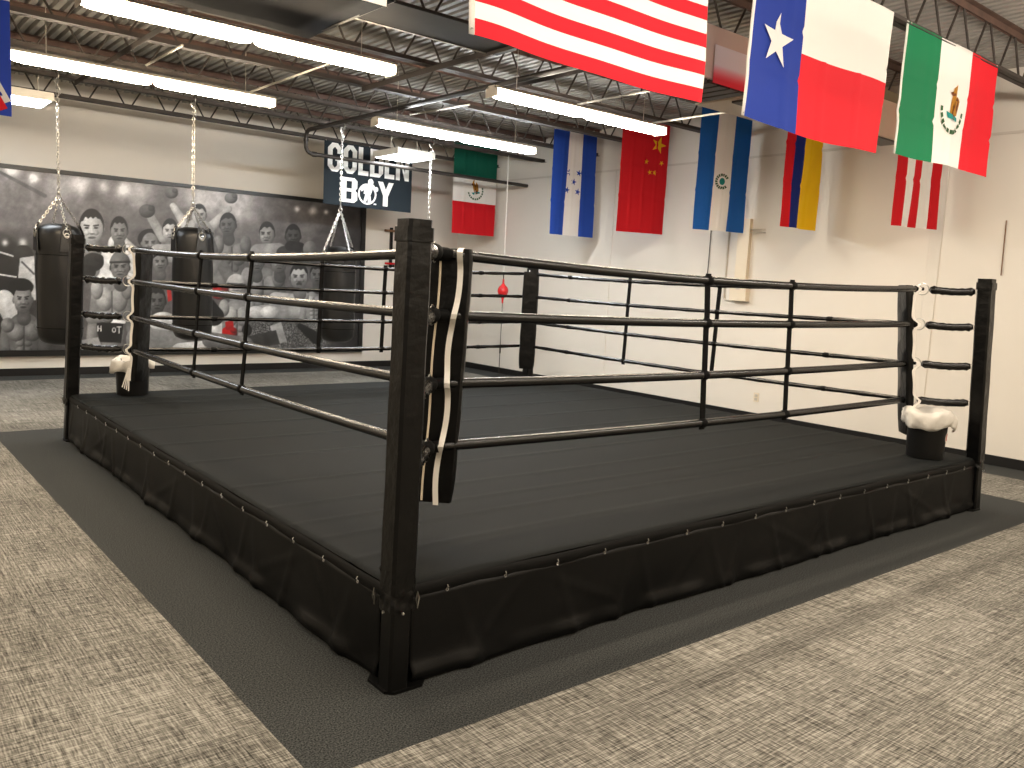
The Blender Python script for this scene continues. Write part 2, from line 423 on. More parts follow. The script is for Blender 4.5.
# ------------------------------------------------------------------ beige duct box
t = thing('air_duct', 'beige ceiling duct box partly hidden behind the lone star flag', 'duct', (4.3, 1.25, 3.02))
m = MB(); m.box(3.45, 5.75, 1.0, 1.5, 3.04, 3.42); m.box(2.85, 3.45, 1.0, 1.5, 3.07, 3.42); m.build('duct_body', M['duct'], t, smooth=False, bevel=0.008)
m = MB()
for k in range(5): m.box(2.87 + k * 0.115, 2.87 + k * 0.115 + 0.09, 1.01, 1.49, 3.045, 3.07)
m.build('intake_grille', M['louver'], t, smooth=False)
m = MB(); m.box(3.5, 5.7, 1.02, 1.2, 3.025, 3.04); m.build('outlet_slot', M['louver'], t, smooth=False)
m = MB(); m.box(4.5, 5.75, 0.992, 1.0, 3.34, 3.42); m.build('tape_band', M['green_tape'], t, smooth=False)
# printed white and red panel on the duct face
def attr_mat(name, rough=0.5):
    m = bpy.data.materials.new(name); m.use_nodes = True; nt = m.node_tree; b = nt.nodes['Principled BSDF']; b.inputs['Roughness'].default_value = rough
    a = nt.nodes.new('ShaderNodeAttribute'); a.attribute_name = 'print'; nt.links.new(a.outputs['Color'], b.inputs['Base Color']); return m
M['print'] = attr_mat('printed_panel', 0.6)
pn = MB(); vs = []; fs = []; N = 24
for i in range(2):
    for j in range(N + 1): vs.append((3.0 + 1.3 * i, 0.993, 3.05 + 0.25 * j / N))
for j in range(N): fs.append((j, N + 1 + j, N + 2 + j, j + 1))
pn.add(vs, fs); o = pn.build('printed_panel', M['print'], t, smooth=False)
at = o.data.color_attributes.new('print', 'FLOAT_COLOR', 'POINT'); buf = []
for i in range(2):
    for j in range(N + 1):
        f = min(1, max(0, (j / N - 0.12) / 0.36)); c = lin((238, 50 + 192 * f, 66 + 166 * f)); buf += list(c)
at.data.foreach_set('color', buf)
def text_mesh(s, size, name, material, parent, M4, bold=0.0, ext=0.001):
    cu = bpy.data.curves.new(name, 'FONT'); cu.body = s; cu.size = size; cu.align_x = 'CENTER'; cu.align_y = 'CENTER'; cu.offset = bold; cu.extrude = ext
    ob = bpy.data.objects.new(name, cu); COL.objects.link(ob)
    dg = bpy.context.evaluated_depsgraph_get(); dg.update()
    me = bpy.data.meshes.new_from_object(ob.evaluated_get(dg)); me.name = name
    bpy.data.objects.remove(ob); bpy.data.curves.remove(cu)
    root = V(0, 0, 0); q = parent
    while q is not None: root += q.location; q = q.parent
    me.transform(Matrix.Translation(-root) @ M4)
    me.materials.clear(); me.materials.append(material)
    o = bpy.data.objects.new(name, me); COL.objects.link(o); o.parent = parent
    return o
text_mesh('OUTLET', 0.075, 'lettering', M['ink'], t, Matrix.Translation((4.83, 0.992, 3.2)) @ Matrix.Rotation(PI / 2, 4, 'X') @ Matrix.Rotation(PI / 2, 4, 'Z'))
for x in (3.2, 5.4):
    h = MB(); h.tube([V(x, 1.25, 3.42), V(x, 1.25, ZTOP)], 0.006, 6); h.build('hanger_rod', M['conduit'], t)
m = MB(); m.tube([V(2.62, 0.85, ZTOP), V(2.61, 0.85, 3.4), V(2.6, 0.85, 2.98)], 0.005, 6)
tag(m.build('hanging_cord', M['pipe']), 'dark cord hanging beside the lone star flag in front of duct', 'cord')

# ------------------------------------------------------------------ flags
def star_poly(cx, cy, R, rot=0, k=0.382):
    return [(cx + (R if i % 2 == 0 else R * k) * math.sin(rot + PI * i / 5), cy + (R if i % 2 == 0 else R * k) * math.cos(rot + PI * i / 5)) for i in range(10)]
class Cloth:
    """a hanging flag surface: s across 0..1, h up 0..1"""
    def __init__(self, origin, ax, W, H, ripple=0.012, seed=0, drape=None, bow=0.0, crease=True, zvar=0.0):
        self.o = Vector(origin); self.ax = Vector(ax).normalized(); self.n = self.ax.cross(V(0, 0, 1)).normalized()
        self.W = W; self.H = H; self.rp = ripple; self.sd = seed; self.bow = bow; self.crease = crease; self.drape = drape; self.zvar = zvar
    def P(self, s, h, off=0.0):
        q = self.sd; a = 1.0 - 0.55 * h
        d = self.rp * a * (math.sin(s * 7.0 + q + 1.2 * (1 - h)) + 0.5 * math.sin(s * 13 + 2 * q - 2 * h) + 0.25 * math.sin(h * 9 + q * 3 + s * 4))
        if self.crease:
            for cs in (0.25, 0.5, 0.75): d += 0.009 * math.exp(-((s - cs) / 0.012) ** 2)
            for ch in (0.33, 0.62): d -= 0.012 * math.exp(-((h - ch + 0.01 * math.sin(s * 6 + q)) / 0.012) ** 2)
        d += self.bow * math.sin(PI * s)
        z = self.H * h + self.zvar * (1 - h) * math.sin(s * 5 + q)
        sx = s
        if self.drape: sx = s + self.drape(s, h)
        return self.o + self.ax * (self.W * sx) + V(0, 0, z) + self.n * (d + off)
def lines(vals, nmax):
    out = []
    for a, b in zip(vals[:-1], vals[1:]):
        k = max(1, round((b - a) * nmax))
        out += [a + (b - a) * i / k for i in range(k)]
    return out + [vals[-1]]
def flag_sheet(c, sv, hv, fn, mats, parent, name='cloth', ns=36, nh=36):
    """sv / hv: break lines; fn(s,h) -> material slot"""
    S = lines(sv, ns); Hh = lines(hv, nh); m = MB(); n2 = len(Hh)
    vs = [c.P(s, h) for s in S for h in Hh]; o = len(m.v); m.v += [tuple(p) for p in vs]
    for i in range(len(S) - 1):
        for j in range(n2 - 1):
            a = i * n2 + j
            m.f.append((a, a + n2, a + n2 + 1, a + 1)); m.m.append(fn((S[i] + S[i + 1]) / 2, (Hh[j] + Hh[j + 1]) / 2))
    return m.build(name, mats, parent, ang=180)
def patch(c, polys, material, parent, name, off=0.003, both=True):
    """flat polygons (s,h in metres from lower left) laid on both faces of the cloth"""
    m = MB()
    for poly in polys:
        n = len(poly); cx = sum(p[0] for p in poly) / n; cy = sum(p[1] for p in poly) / n
        for sg in ((1, -1) if both else (1,)):
            vs = [c.P(cx / c.W, cy / c.H, sg * off)]
            for k in range(n):
                a = poly[k]; b = poly[(k + 1) % n]
                for q in (0, 0.5): vs.append(c.P((a[0] + (b[0] - a[0]) * q) / c.W, (a[1] + (b[1] - a[1]) * q) / c.H, sg * off))
            K = 2 * n; m.add(vs, [(0, 1 + k, 1 + (k + 1) % K) for k in range(K)])
    return m.build(name, material, parent, ang=180)
def ellp(cx, cy, rx, ry, n=16, rot=0):
    return [(cx + rx * math.cos(2 * PI * k / n) * math.cos(rot) - ry * math.sin(2 * PI * k / n) * math.sin(rot), cy + rx * math.cos(2 * PI * k / n) * math.sin(rot) + ry * math.sin(2 * PI * k / n) * math.cos(rot)) for k in range(n)]
def arcband(cx, cy, r0, r1, a0, a1, n=8):
    return [[(cx + r * math.cos(t), cy + r * math.sin(t)) for r, t in ((r0, u), (r1, u), (r1, w), (r0, w))] for u, w in [(a0 + (a1 - a0) * k / n, a0 + (a1 - a0) * (k + 0.72) / n) for k in range(n)]]
def rotp(polys, cx, cy, a):
    return [[(cx + (x - cx) * math.cos(a) - (y - cy) * math.sin(a), cy + (x - cx) * math.sin(a) + (y - cy) * math.cos(a)) for x, y in p] for p in polys]
def hoist(c, t, s, w=0.02):
    m = MB(); vs = []; fs = []
    for j in range(13):
        for a in (s - w / c.W, s): vs.append(c.P(a, j / 12, 0.0))
    for j in range(12): fs.append((2 * j, 2 * j + 1, 2 * j + 3, 2 * j + 2))
    m.add(vs, fs); o = m.build('hoist_band', F['white'], t, ang=180); sd = o.modifiers.new('thick', 'SOLIDIFY'); sd.thickness = 0.006; sd.offset = 0
    for hh in (0.02, 0.98):
        g = MB(); g.ring(c.P(s - 0.5 * w / c.W, hh, 0.0), c.n, 0.007, 0.003, 10, 6)
        g.build('grommet', M['pipe'], t)
GRP = 'national flags hung from the joists'
def eagle(cx, cy, r, c, t, a=0.0):
    """coat of arms of a bird inside a wreath, simplified"""
    patch(c, rotp([[(cx - 0.25 * r, cy - 0.35 * r), (cx + 0.35 * r, cy - 0.3 * r), (cx + 0.5 * r, cy + 0.3 * r), (cx + 0.2 * r, cy + 0.95 * r), (cx - 0.1 * r, cy + 0.75 * r), (cx - 0.2 * r, cy + 0.2 * r)]], cx, cy, a), F['gold'], t, 'emblem_bird', 0.004)
    patch(c, rotp([ellp(cx + 0.15 * r, cy - 0.05 * r, 0.2 * r, 0.5 * r, 12, -0.3), ellp(cx - 0.12 * r, cy + 0.55 * r, 0.16 * r, 0.12 * r, 10)], cx, cy, a), F['brown'], t, 'emblem_wing', 0.0055)
    patch(c, rotp(arcband(cx, cy - 0.1 * r, 0.82 * r, 1.0 * r, PI * 0.98, PI * 2.02, 11), cx, cy, a), F['leaf'], t, 'emblem_wreath', 0.004)
    patch(c, rotp([[(cx - 0.55 * r, cy - 0.2 * r), (cx - 0.4 * r, cy - 0.45 * r), (cx + 0.45 * r, cy - 0.55 * r), (cx + 0.4 * r, cy - 0.38 * r)]], cx, cy, a), F['teal'], t, 'emblem_water', 0.005)

def ties(c, t, ybar, zbar):
    for s_ in (0.02, 0.5, 0.98):
        p_ = c.P(s_, 0.995); m = MB(); m.tube([p_, V(p_.x, (p_.y + ybar) / 2, max(zbar, p_.z) + 0.004), V(p_.x, ybar, zbar + 0.002)], 0.004, 6); m.build('tie', M['conduit'], t)
# largest: stars and stripes, hung along the nearest joist
t = thing('flag', 'large flag of red and white stripes, bottom edge toward the ring, nearest of all', 'flag', (1.33, 0.40, 2.70), GRP)
c = Cloth((0.54, 0.40, 2.70), (1, 0, 0), 1.60, 0.95, 0.022, 0.6, crease=False, zvar=0.012)
hv = [k / 13 for k in range(14)]
flag_sheet(c, [0, 0.4, 1], hv, lambda s, h: 2 if (s < 0.4 and h > 6 / 13) else (0 if int(h * 13) % 2 == 0 else 1), [F['red'], F['white'], F['navy']], t, ns=44, nh=26)
patch(c, [star_poly(c.W * (0.4 * (i + 1) / 12), c.H * (6 / 13 + 7 / 13 * (j + 1) / 10), 0.022) for j in range(9) for i in range(11) if (i + j) % 2 == 0], F['white'], t, 'stars')
hoist(c, t, 0.0, 0.028); ties(c, t, 0.418, ZB)
# lone star
t = thing('flag', 'lone star flag with blue band, white star, white and red halves', 'flag', (3.37, 0.40, 2.68), GRP)
c = Cloth((2.58, 0.40, 2.68), (1, 0, 0), 1.61, 0.98, 0.017, 2.1, zvar=0.02)
flag_sheet(c, [0, 0.335, 1], [0, 0.5, 1], lambda s, h: 0 if s < 0.335 else (1 if h > 0.5 else 2), [F['blue'], F['white'], F['red']], t, ns=44, nh=30)
patch(c, [star_poly(0.265, 0.50, 0.165, 0.05)], F['white'], t, 'star', 0.012)
hoist(c, t, 0.0, 0.026); ties(c, t, 0.418, ZB)
# large green white red
t = thing('flag', 'large green, white and red flag with bird emblem on the nearest joist', 'flag', (5.26, 0.40, 2.74), GRP)
c = Cloth((4.47, 0.42, 2.74), (1, 0, 0), 1.60, 0.93, 0.016, 4.0, zvar=0.012)
flag_sheet(c, [0, 1 / 3, 2 / 3, 1], [0, 1], lambda s, h: min(2, int(s * 3)), [F['green'], F['white'], F['red']], t, ns=44, nh=30)
eagle(0.80, 0.45, 0.19, c, t)
hoist(c, t, 0.0, 0.024); ties(c, t, 0.418, ZB)
# white corner of a flag beyond the top of the frame
t = thing('flag', 'white flag of which a corner shows above the charcoal sheet', 'flag', (-0.6, 0.44, 2.745), GRP)
c = Cloth((-1.42, 0.44, 2.745), (1, 0, 0), 1.56, 0.92, 0.012, 5.0)
flag_sheet(c, [0, 1], [0, 0.5, 1], lambda s, h: 0 if h < 0.5 else 1, [F['white'], F['sky']], t); ties(c, t, 0.418, ZB)
# crossed flag at far left
t = thing('flag', 'blue flag with red and white crosses hanging upright at far left edge', 'flag', (-1.3, 3.0, 2.43), GRP)
W, H = 0.91, 1.52
c = Cloth((-1.745, 2.93, 2.43), (1, 0, 0), W, H, 0.008, 1.0)
flag_sheet(c, [0, 1], [0, 1], lambda s, h: 0, [F['blue']], t); ties(c, t, 2.937, 3.99)
def bandp(a, b, w):
    d = Vector((b[0] - a[0], b[1] - a[1])); n_ = Vector((-d.y, d.x)).normalized() * w / 2
    return [[(a[0] + d.x * k / 6 + n_.x, a[1] + d.y * k / 6 + n_.y), (a[0] + d.x * (k + 1) / 6 + n_.x, a[1] + d.y * (k + 1) / 6 + n_.y), (a[0] + d.x * (k + 1) / 6 - n_.x, a[1] + d.y * (k + 1) / 6 - n_.y), (a[0] + d.x * k / 6 - n_.x, a[1] + d.y * k / 6 - n_.y)] for k in range(6)]
dg = bandp((0.07, 0.05), (W - 0.07, H - 0.05), 0.15) + bandp((W - 0.07, 0.05), (0.07, H - 0.05), 0.15)
patch(c, dg, F['white'], t, 'white_saltire', 0.002)
patch(c, bandp((0.09, 0.08), (W - 0.09, H - 0.08), 0.055) + bandp((W - 0.045, 0.03), (0.09, H - 0.08), 0.055), F['red'], t, 'red_saltire', 0.003)
patch(c, bandp((0, H / 2), (W, H / 2), 0.26) + bandp((W / 2, 0), (W / 2, H), 0.26), F['white'], t, 'white_cross', 0.004)
patch(c, bandp((0, H / 2), (W, H / 2), 0.15) + bandp((W / 2, 0), (W / 2, H), 0.15), F['red'], t, 'red_cross', 0.005)
# upright flags at the right wall, one at each joist
def wall_flag(x0, y0, x1, y1, z0, label, seed, rip=0.012, drape=None, H=1.52):
    yj = min(JY, key=lambda q: abs(q - y0)) - 0.063
    t = thing('flag', label, 'flag', ((x0 + x1) / 2, (y0 + y1) / 2, z0), GRP)
    y0 -= 0.075; y1 -= 0.075; x0 -= 0.065; x1 -= 0.065
    c = Cloth((x0, y0, z0), (x1 - x0, y1 - y0, 0), math.hypot(x1 - x0, y1 - y0), H, rip, seed, drape=drape)
    ties(c, t, yj, 3.99)
    return t, c
t, c = wall_flag(6.74, 6.80, 7.58, 6.76, 2.385, 'upright blue white blue flag with five blue stars', 0.3, 0.014, lambda s, h: -0.03 * (1 - h) * math.sin(s * 5))
flag_sheet(c, [0, 0.36, 0.68, 1], [0, 1], lambda s, h: 1 if 0.36 < s < 0.68 else 0, [F['royal'], F['white']], t, nh=40)
for a, b in ((0, 0), (-0.10, 0.13), (0.09, 0.14), (-0.11, -0.13), (0.08, -0.14)): patch(c, [star_poly(c.W * 0.52 + a, 0.80 + b, 0.055, 0.2)], F['royal'], t, 'star')
t, c = wall_flag(6.90, 5.58, 7.62, 5.36, 2.42, 'upright red flag with yellow stars near its top', 1.7, 0.010)
flag_sheet(c, [0, 1], [0, 1], lambda s, h: 0, [F['dred']], t, nh=40)
for sp in [star_poly(c.W * 0.78, 1.22, 0.12, 0.3)] + [star_poly(c.W * (0.55 if q in (0, 2) else 0.86) + (0.06 if q == 2 else (-0.10 if q == 3 else 0)), 0.98 - 0.14 * (q > 1), 0.038, 0.5 * q) for q in range(4)]: patch(c, [sp], F['yellow'], t, 'star')
t, c = wall_flag(6.93, 4.26, 7.66, 4.02, 2.43, 'upright blue white blue flag with round green emblem', 3.1, 0.018, lambda s, h: -0.04 * (1 - h) * math.sin(s * PI))
flag_sheet(c, [0, 0.34, 0.66, 1], [0, 1], lambda s, h: 1 if 0.34 < s < 0.66 else 0, [F['sky'], F['white']], t, nh=40)
patch(c, arcband(c.W * 0.5, 0.62, 0.065, 0.10, 0.5, 5.6, 14), F['leaf'], t, 'emblem_wreath', 0.003)
patch(c, [ellp(c.W * 0.5, 0.62, 0.038, 0.045)], F['teal'], t, 'emblem_shield', 0.004)
t, c = wall_flag(6.92, 3.0, 7.62, 2.97, 2.44, 'upright red, blue and yellow flag below the lone star flag', 4.4, 0.022, lambda s, h: -0.06 * (1 - h) * math.sin(s * PI) )
flag_sheet(c, [0, 0.24, 0.47, 1], [0, 1], lambda s, h: 0 if s < 0.24 else (1 if s < 0.47 else 2), [F['dred'], F['navy'], F['yellow']], t, nh=40)
t, c = wall_flag(7.02, 1.74, 7.66, 1.57, 2.435, 'upright red and white striped flag below the large green white red flag', 5.6, 0.02, lambda s, h: -0.03 * (1 - h) * math.sin(s * PI))
flag_sheet(c, [0, 0.2, 0.4, 0.6, 0.8, 1], [0, 1], lambda s, h: 0 if int(s * 5) % 2 == 0 else 1, [F['dred'], F['white']], t, nh=40)
patch(c, [[(0.02, 1.5), (c.W - 0.02, 1.5), (c.W * 0.55, 0.70)]], F['navy'], t, 'blue_triangle')
t, c = wall_flag(6.75, 9.33, 7.66, 9.30, 2.43, 'upright green, white and red flag with bird emblem near the back corner', 6.4, 0.012, lambda s, h: 0.02 * (1 - h) * math.sin(s * 4))
flag_sheet(c, [0, 1], [0, 0.36, 0.64, 1], lambda s, h: 0 if h > 0.64 else (1 if h > 0.36 else 2), [F['dgreen'], F['white'], F['dred']], t, nh=40)
eagle(c.W * 0.5, 0.78, 0.17, c, t, PI / 2 - 1.2)

# navy banner with white lettering
t = thing('banner', 'navy banner with large white GOLDEN BOY lettering', 'banner', (5.14, 9.35, 2.70), None)
c = Cloth((4.29, 9.28, 2.69), (1, 0, 0), 1.58, 0.95, 0.006, 0.4, crease=False)
flag_sheet(c, [0, 1], [0, 1], lambda s, h: 0, [M['navy']], t, ns=30, nh=16); ties(c, t, 9.298, ZB)
def R_(x0, y0, x1, y1): return [(x0, y0), (x1, y0), (x1, y1), (x0, y1)]
def oct_ring(w, h, sx, sy, ch=0.18):
    o = [(ch, 0), (w - ch, 0), (w, ch), (w, h - ch), (w - ch, h), (ch, h), (0, h - ch), (0, ch)]
    c2 = ch * 0.5
    i = [(sx + c2, sy), (w - sx - c2, sy), (w - sx, sy + c2), (w - sx, h - sy - c2), (w - sx - c2, h - sy), (sx + c2, h - sy), (sx, h - sy - c2), (sx, sy + c2)]
    return [[o[k], o[(k + 1) % 8], i[(k + 1) % 8], i[k]] for k in range(8)]
GL = {}
GL['O'] = (0.60, oct_ring(0.60, 1, 0.2, 0.14))
GL['G'] = (0.60, [q for k, q in enumerate(oct_ring(0.60, 1, 0.2, 0.14)) if k not in (2,)] + [R_(0.40, 0.14, 0.60, 0.50), R_(0.32, 0.38, 0.60, 0.50), R_(0.40, 0.64, 0.60, 0.84)])
GL['L'] = (0.46, [R_(0, 0, 0.2, 1), R_(0.2, 0, 0.46, 0.17)])
GL['D'] = (0.60, [R_(0, 0, 0.2, 1)] + [[(0.2, 0), (0.44, 0), (0.40, 0.14), (0.2, 0.14)], [(0.44, 0), (0.60, 0.16), (0.40, 0.22), (0.40, 0.14)], [(0.60, 0.16), (0.60, 0.84), (0.40, 0.78), (0.40, 0.22)], [(0.60, 0.84), (0.44, 1), (0.40, 0.86), (0.40, 0.78)], [(0.44, 1), (0.2, 1), (0.2, 0.86), (0.40, 0.86)]])
GL['E'] = (0.46, [R_(0, 0, 0.2, 1), R_(0.2, 0, 0.46, 0.17), R_(0.2, 0.43, 0.44, 0.58), R_(0.2, 0.83, 0.46, 1)])
GL['N'] = (0.62, [R_(0, 0, 0.19, 1), R_(0.43, 0, 0.62, 1), [(0.19, 1), (0.10, 1), (0.43, 0), (0.52, 0)]])
GL['B'] = (0.62, [R_(0, 0, 0.2, 1), R_(0.2, 0, 0.50, 0.14), R_(0.2, 0.44, 0.5, 0.57), R_(0.2, 0.86, 0.50, 1), [(0.40, 0.05), (0.50, 0), (0.62, 0.12), (0.62, 0.40), (0.54, 0.5), (0.40, 0.5)], [(0.40, 0.5), (0.54, 0.5), (0.61, 0.6), (0.61, 0.88), (0.50, 1), (0.40, 0.95)]])
GL['Y'] = (0.66, [R_(0.23, 0, 0.43, 0.5), [(0, 1), (0.21, 1), (0.43, 0.45), (0.25, 0.38)], [(0.66, 1), (0.45, 1), (0.25, 0.45), (0.42, 0.38)]])
def word(s, x, y, w, h, gap=0.07):
    tot = sum(GL[k][0] for k in s) + gap * (len(s) - 1); out = []; cx = 0
    for k in s:
        for p in GL[k][1]: out.append([(x + (cx + a) / tot * w, y + b * h) for a, b in p])
        cx += GL[k][0] + gap
    return out
patch(c, word('GOLDEN', 0.06, 0.50, 1.46, 0.43), M['banner_white'], t, 'lettering', 0.003)
for k_, x_ in (('B', 0.30), ('Y', 0.95)): patch(c, word(k_, x_, 0.06, 0.29, 0.38), M['banner_white'], t, 'lettering', 0.003)
def ringp(cx, cy, r0, r1, n=20): return [[(cx + r * math.cos(u), cy + r * math.sin(u)) for r, u in ((r0, a), (r1, a), (r1, b), (r0, b))] for a, b in [(2 * PI * k / n, 2 * PI * (k + 1) / n) for k in range(n)]]
fig = ringp(0.765, 0.22, 0.135, 0.165) + [[(0.70, 0.10), (0.75, 0.10), (0.80, 0.24), (0.74, 0.26)], [(0.78, 0.08), (0.84, 0.10), (0.82, 0.22), (0.76, 0.24)], [(0.70, 0.22), (0.83, 0.22), (0.87, 0.34), (0.72, 0.37)],
       ellp(0.82, 0.41, 0.05, 0.055, 12), [(0.84, 0.36), (0.89, 0.26), (0.94, 0.30), (0.87, 0.38)], ellp(0.925, 0.31, 0.035, 0.04, 10), [(0.72, 0.36), (0.64, 0.30), (0.66, 0.25), (0.74, 0.30)]]
patch(c, fig, M['banner_white'], t, 'boxer_emblem', 0.003)
patch(c, [R_(0.885, 0.065, 0.93, 0.085)], M['banner_white'], t, 'mark', 0.003)

# ------------------------------------------------------------------ mural of boxers
CAMP = np.array([-1.7171, -2.74835, 1.639]); FPX = 839.48
RM = np.array([[0.7733556, 0.0363636, -0.6329288], [-0.6318690, 0.1254702, -0.7648521], [0.0516009, 0.9914308, 0.1200100]])
MX0, MX1, MZ0, MZ1, MY = -1.6, 5.62, 0.36, 2.80, 10.465
NXm, NZm = 700, 236
gx = np.linspace(MX0, MX1, NXm); gz = np.linspace(MZ0, MZ1, NZm)
GX, GZ = np.meshgrid(gx, gz, indexing='ij')
# image pixel coordinates of the mural grid, projected through the camera; figures use these
D = np.stack([GX - CAMP[0], np.full_like(GX, MY - CAMP[1]), GZ - CAMP[2]], -1)
loc = D @ RM
PX = 512 + FPX * loc[..., 0] / -loc[..., 2]; PY = 384 - FPX * loc[..., 1] / -loc[..., 2]
def fbm(x, y, seed=0):
    v = np.zeros_like(x); a = 1.0
    r = np.random.default_rng(seed)
    for k in range(5):
        f = 0.03 * 2 ** k; p1, p2, p3, p4 = r.uniform(0, 6.28, 4); th = r.uniform(0, 3.14)
        v += a * np.sin((x * math.cos(th) + y * math.sin(th)) * f + p1 + 1.7 * np.sin(y * f * 0.8 + p2)) * np.sin((y * math.cos(th) - x * math.sin(th)) * f * 1.2 + p3 + 1.3 * np.sin(x * f + p4)); a *= 0.55
    return v / 2.2
vv = (PY - 160) / 190.0
IMG = np.repeat((0.30 + 0.10 * np.exp(-((vv - 0.05) / 0.2) ** 2) - 0.10 * np.clip(vv - 0.25, 0, 1) + 0.05 * fbm(PX, PY * 1.8, 3))[..., None], 3, -1)
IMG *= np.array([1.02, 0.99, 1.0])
left = np.clip((70 - PX) / 60, 0, 1) * np.clip((PY - 225) / 20, 0, 1)
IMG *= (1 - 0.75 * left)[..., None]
right = np.clip((PX - 300) / 60, 0, 1)
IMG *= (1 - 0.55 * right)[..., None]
def blend(a, val):
    global IMG
    v = np.asarray(val, float)
    if v.ndim <= 1: v = v * np.ones(3) if v.ndim == 0 else v
    if v.ndim == 2: v = np.repeat(v[..., None], 3, -1)
    IMG = IMG * (1 - a[..., None]) + v * a[..., None]
def edge(d, w=0.7): return np.clip(0.5 - d / w, 0, 1)
def spot(cx, cy, r, s):
    global IMG
    IMG = IMG + (s * np.exp(-(((PX - cx) ** 2 + (PY - cy) ** 2) / r ** 2)))[..., None]
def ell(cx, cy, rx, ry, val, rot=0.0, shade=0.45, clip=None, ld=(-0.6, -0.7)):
    dx = PX - cx; dy = PY - cy; u = (dx * math.cos(rot) + dy * math.sin(rot)) / rx; w = (-dx * math.sin(rot) + dy * math.cos(rot)) / ry
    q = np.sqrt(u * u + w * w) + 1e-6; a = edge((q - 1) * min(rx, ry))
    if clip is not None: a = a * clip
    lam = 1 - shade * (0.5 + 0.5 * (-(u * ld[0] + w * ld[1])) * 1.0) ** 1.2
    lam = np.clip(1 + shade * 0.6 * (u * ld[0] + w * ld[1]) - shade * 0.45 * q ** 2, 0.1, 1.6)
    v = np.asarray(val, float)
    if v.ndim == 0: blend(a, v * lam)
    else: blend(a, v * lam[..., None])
def limb(p, q, r0, r1, val, shade=0.5):
    px, py = p; qx, qy = q; dx, dy = qx - px, qy - py; L2 = dx * dx + dy * dy
    tt = np.clip(((PX - px) * dx + (PY - py) * dy) / L2, 0, 1); r = r0 + (r1 - r0) * tt
    ex = PX - px - tt * dx; ey = PY - py - tt * dy; d = np.sqrt(ex * ex + ey * ey)
    sgn = (ex * -0.6 + ey * -0.75) / r
    lam = np.clip(1 + shade * 0.45 * sgn - shade * 0.35 * (d / r) ** 2, 0.15, 1.5)
    v = np.asarray(val, float); blend(edge(d - r), v * lam if v.ndim == 0 else v * lam[..., None])
def quad(pts, val):
    a = np.ones_like(PX); n = len(pts)
    for k in range(n):
        (x0, y0), (x1, y1) = pts[k], pts[(k + 1) % n]; L = math.hypot(x1 - x0, y1 - y0)
        a *= edge(-((x1 - x0) * (PY - y0) - (y1 - y0) * (PX - x0)) / L)
    blend(a, val)
def head(cx, cy, w, h, skin, hair=0.04, style='short', turn=0.0, neck=True, mouth=0.12):
    if neck: limb((cx, cy + h * 0.5), (cx + 0.1 * w, cy + h * 1.35), w * 0.58, w * 0.75, skin * 0.62)
    if style == 'afro': ell(cx, cy - h * 0.35, w * 1.45, h * 0.95, hair, shade=0.2)
    ell(cx - w * 0.98, cy + 0.08 * h, w * 0.16, h * 0.22, skin * 0.8); ell(cx + w * 0.98, cy + 0.08 * h, w * 0.16, h * 0.22, skin * 0.6)
    if style in ('short', 'cap'): ell(cx, cy - h * 0.12, w * 1.04, h * 1.02, hair, shade=0.2)
    ell(cx, cy + 0.04 * h, w * 0.97, h * 0.98, skin, shade=0.55)
    if style == 'short':
        top = edge(PY - (cy - h * 0.60 + 0.9 * h * np.clip(np.abs(PX - cx) / w - 0.55, 0, 1) + 0.05 * h * np.sin(PX * 1.3))); ell(cx, cy - h * 0.1, w * 1.03, h * 1.02, hair, shade=0.2, clip=top)
    if style == 'cap':
        top = edge(PY - (cy - h * 0.35)); ell(cx, cy - h * 0.1, w * 1.15, h * 1.12, 0.30, shade=0.6, clip=top); limb((cx - w, cy - 0.35 * h), (cx + w, cy - 0.4 * h), h * 0.09, h * 0.09, 0.12)
    tx = turn * w * 0.3
    for s in (-1, 1):
        limb((cx + tx + s * w * 0.58, cy - h * 0.17), (cx + tx + s * w * 0.2, cy - h * 0.13), h * 0.045, h * 0.045, hair * 1.3 + 0.02)
        ell(cx + tx + s * w * 0.38, cy - h * 0.01, w * 0.19, h * 0.07, skin * 0.25, shade=0.1)
        ell(cx + tx + s * w * 0.40, cy + h * 0.28, w * 0.22, h * 0.15, skin * (1.12 if s < 0 else 0.8), shade=0.6)
    limb((cx + tx + 0.04 * w, cy - 0.02 * h), (cx + tx + 0.08 * w, cy + h * 0.27), w * 0.08, w * 0.15, skin * 1.05)
    ell(cx + tx + 0.06 * w, cy + h * 0.35, w * 0.22, h * 0.045, skin * 0.4, shade=0.1)
    ell(cx + tx + 0.05 * w, cy + h * 0.57, w * 0.33, h * mouth * 0.6, skin * 0.35, shade=0.1)
    ell(cx + tx + 0.05 * w, cy + h * 0.72, w * 0.3, h * 0.07, skin * 0.7, shade=0.3)
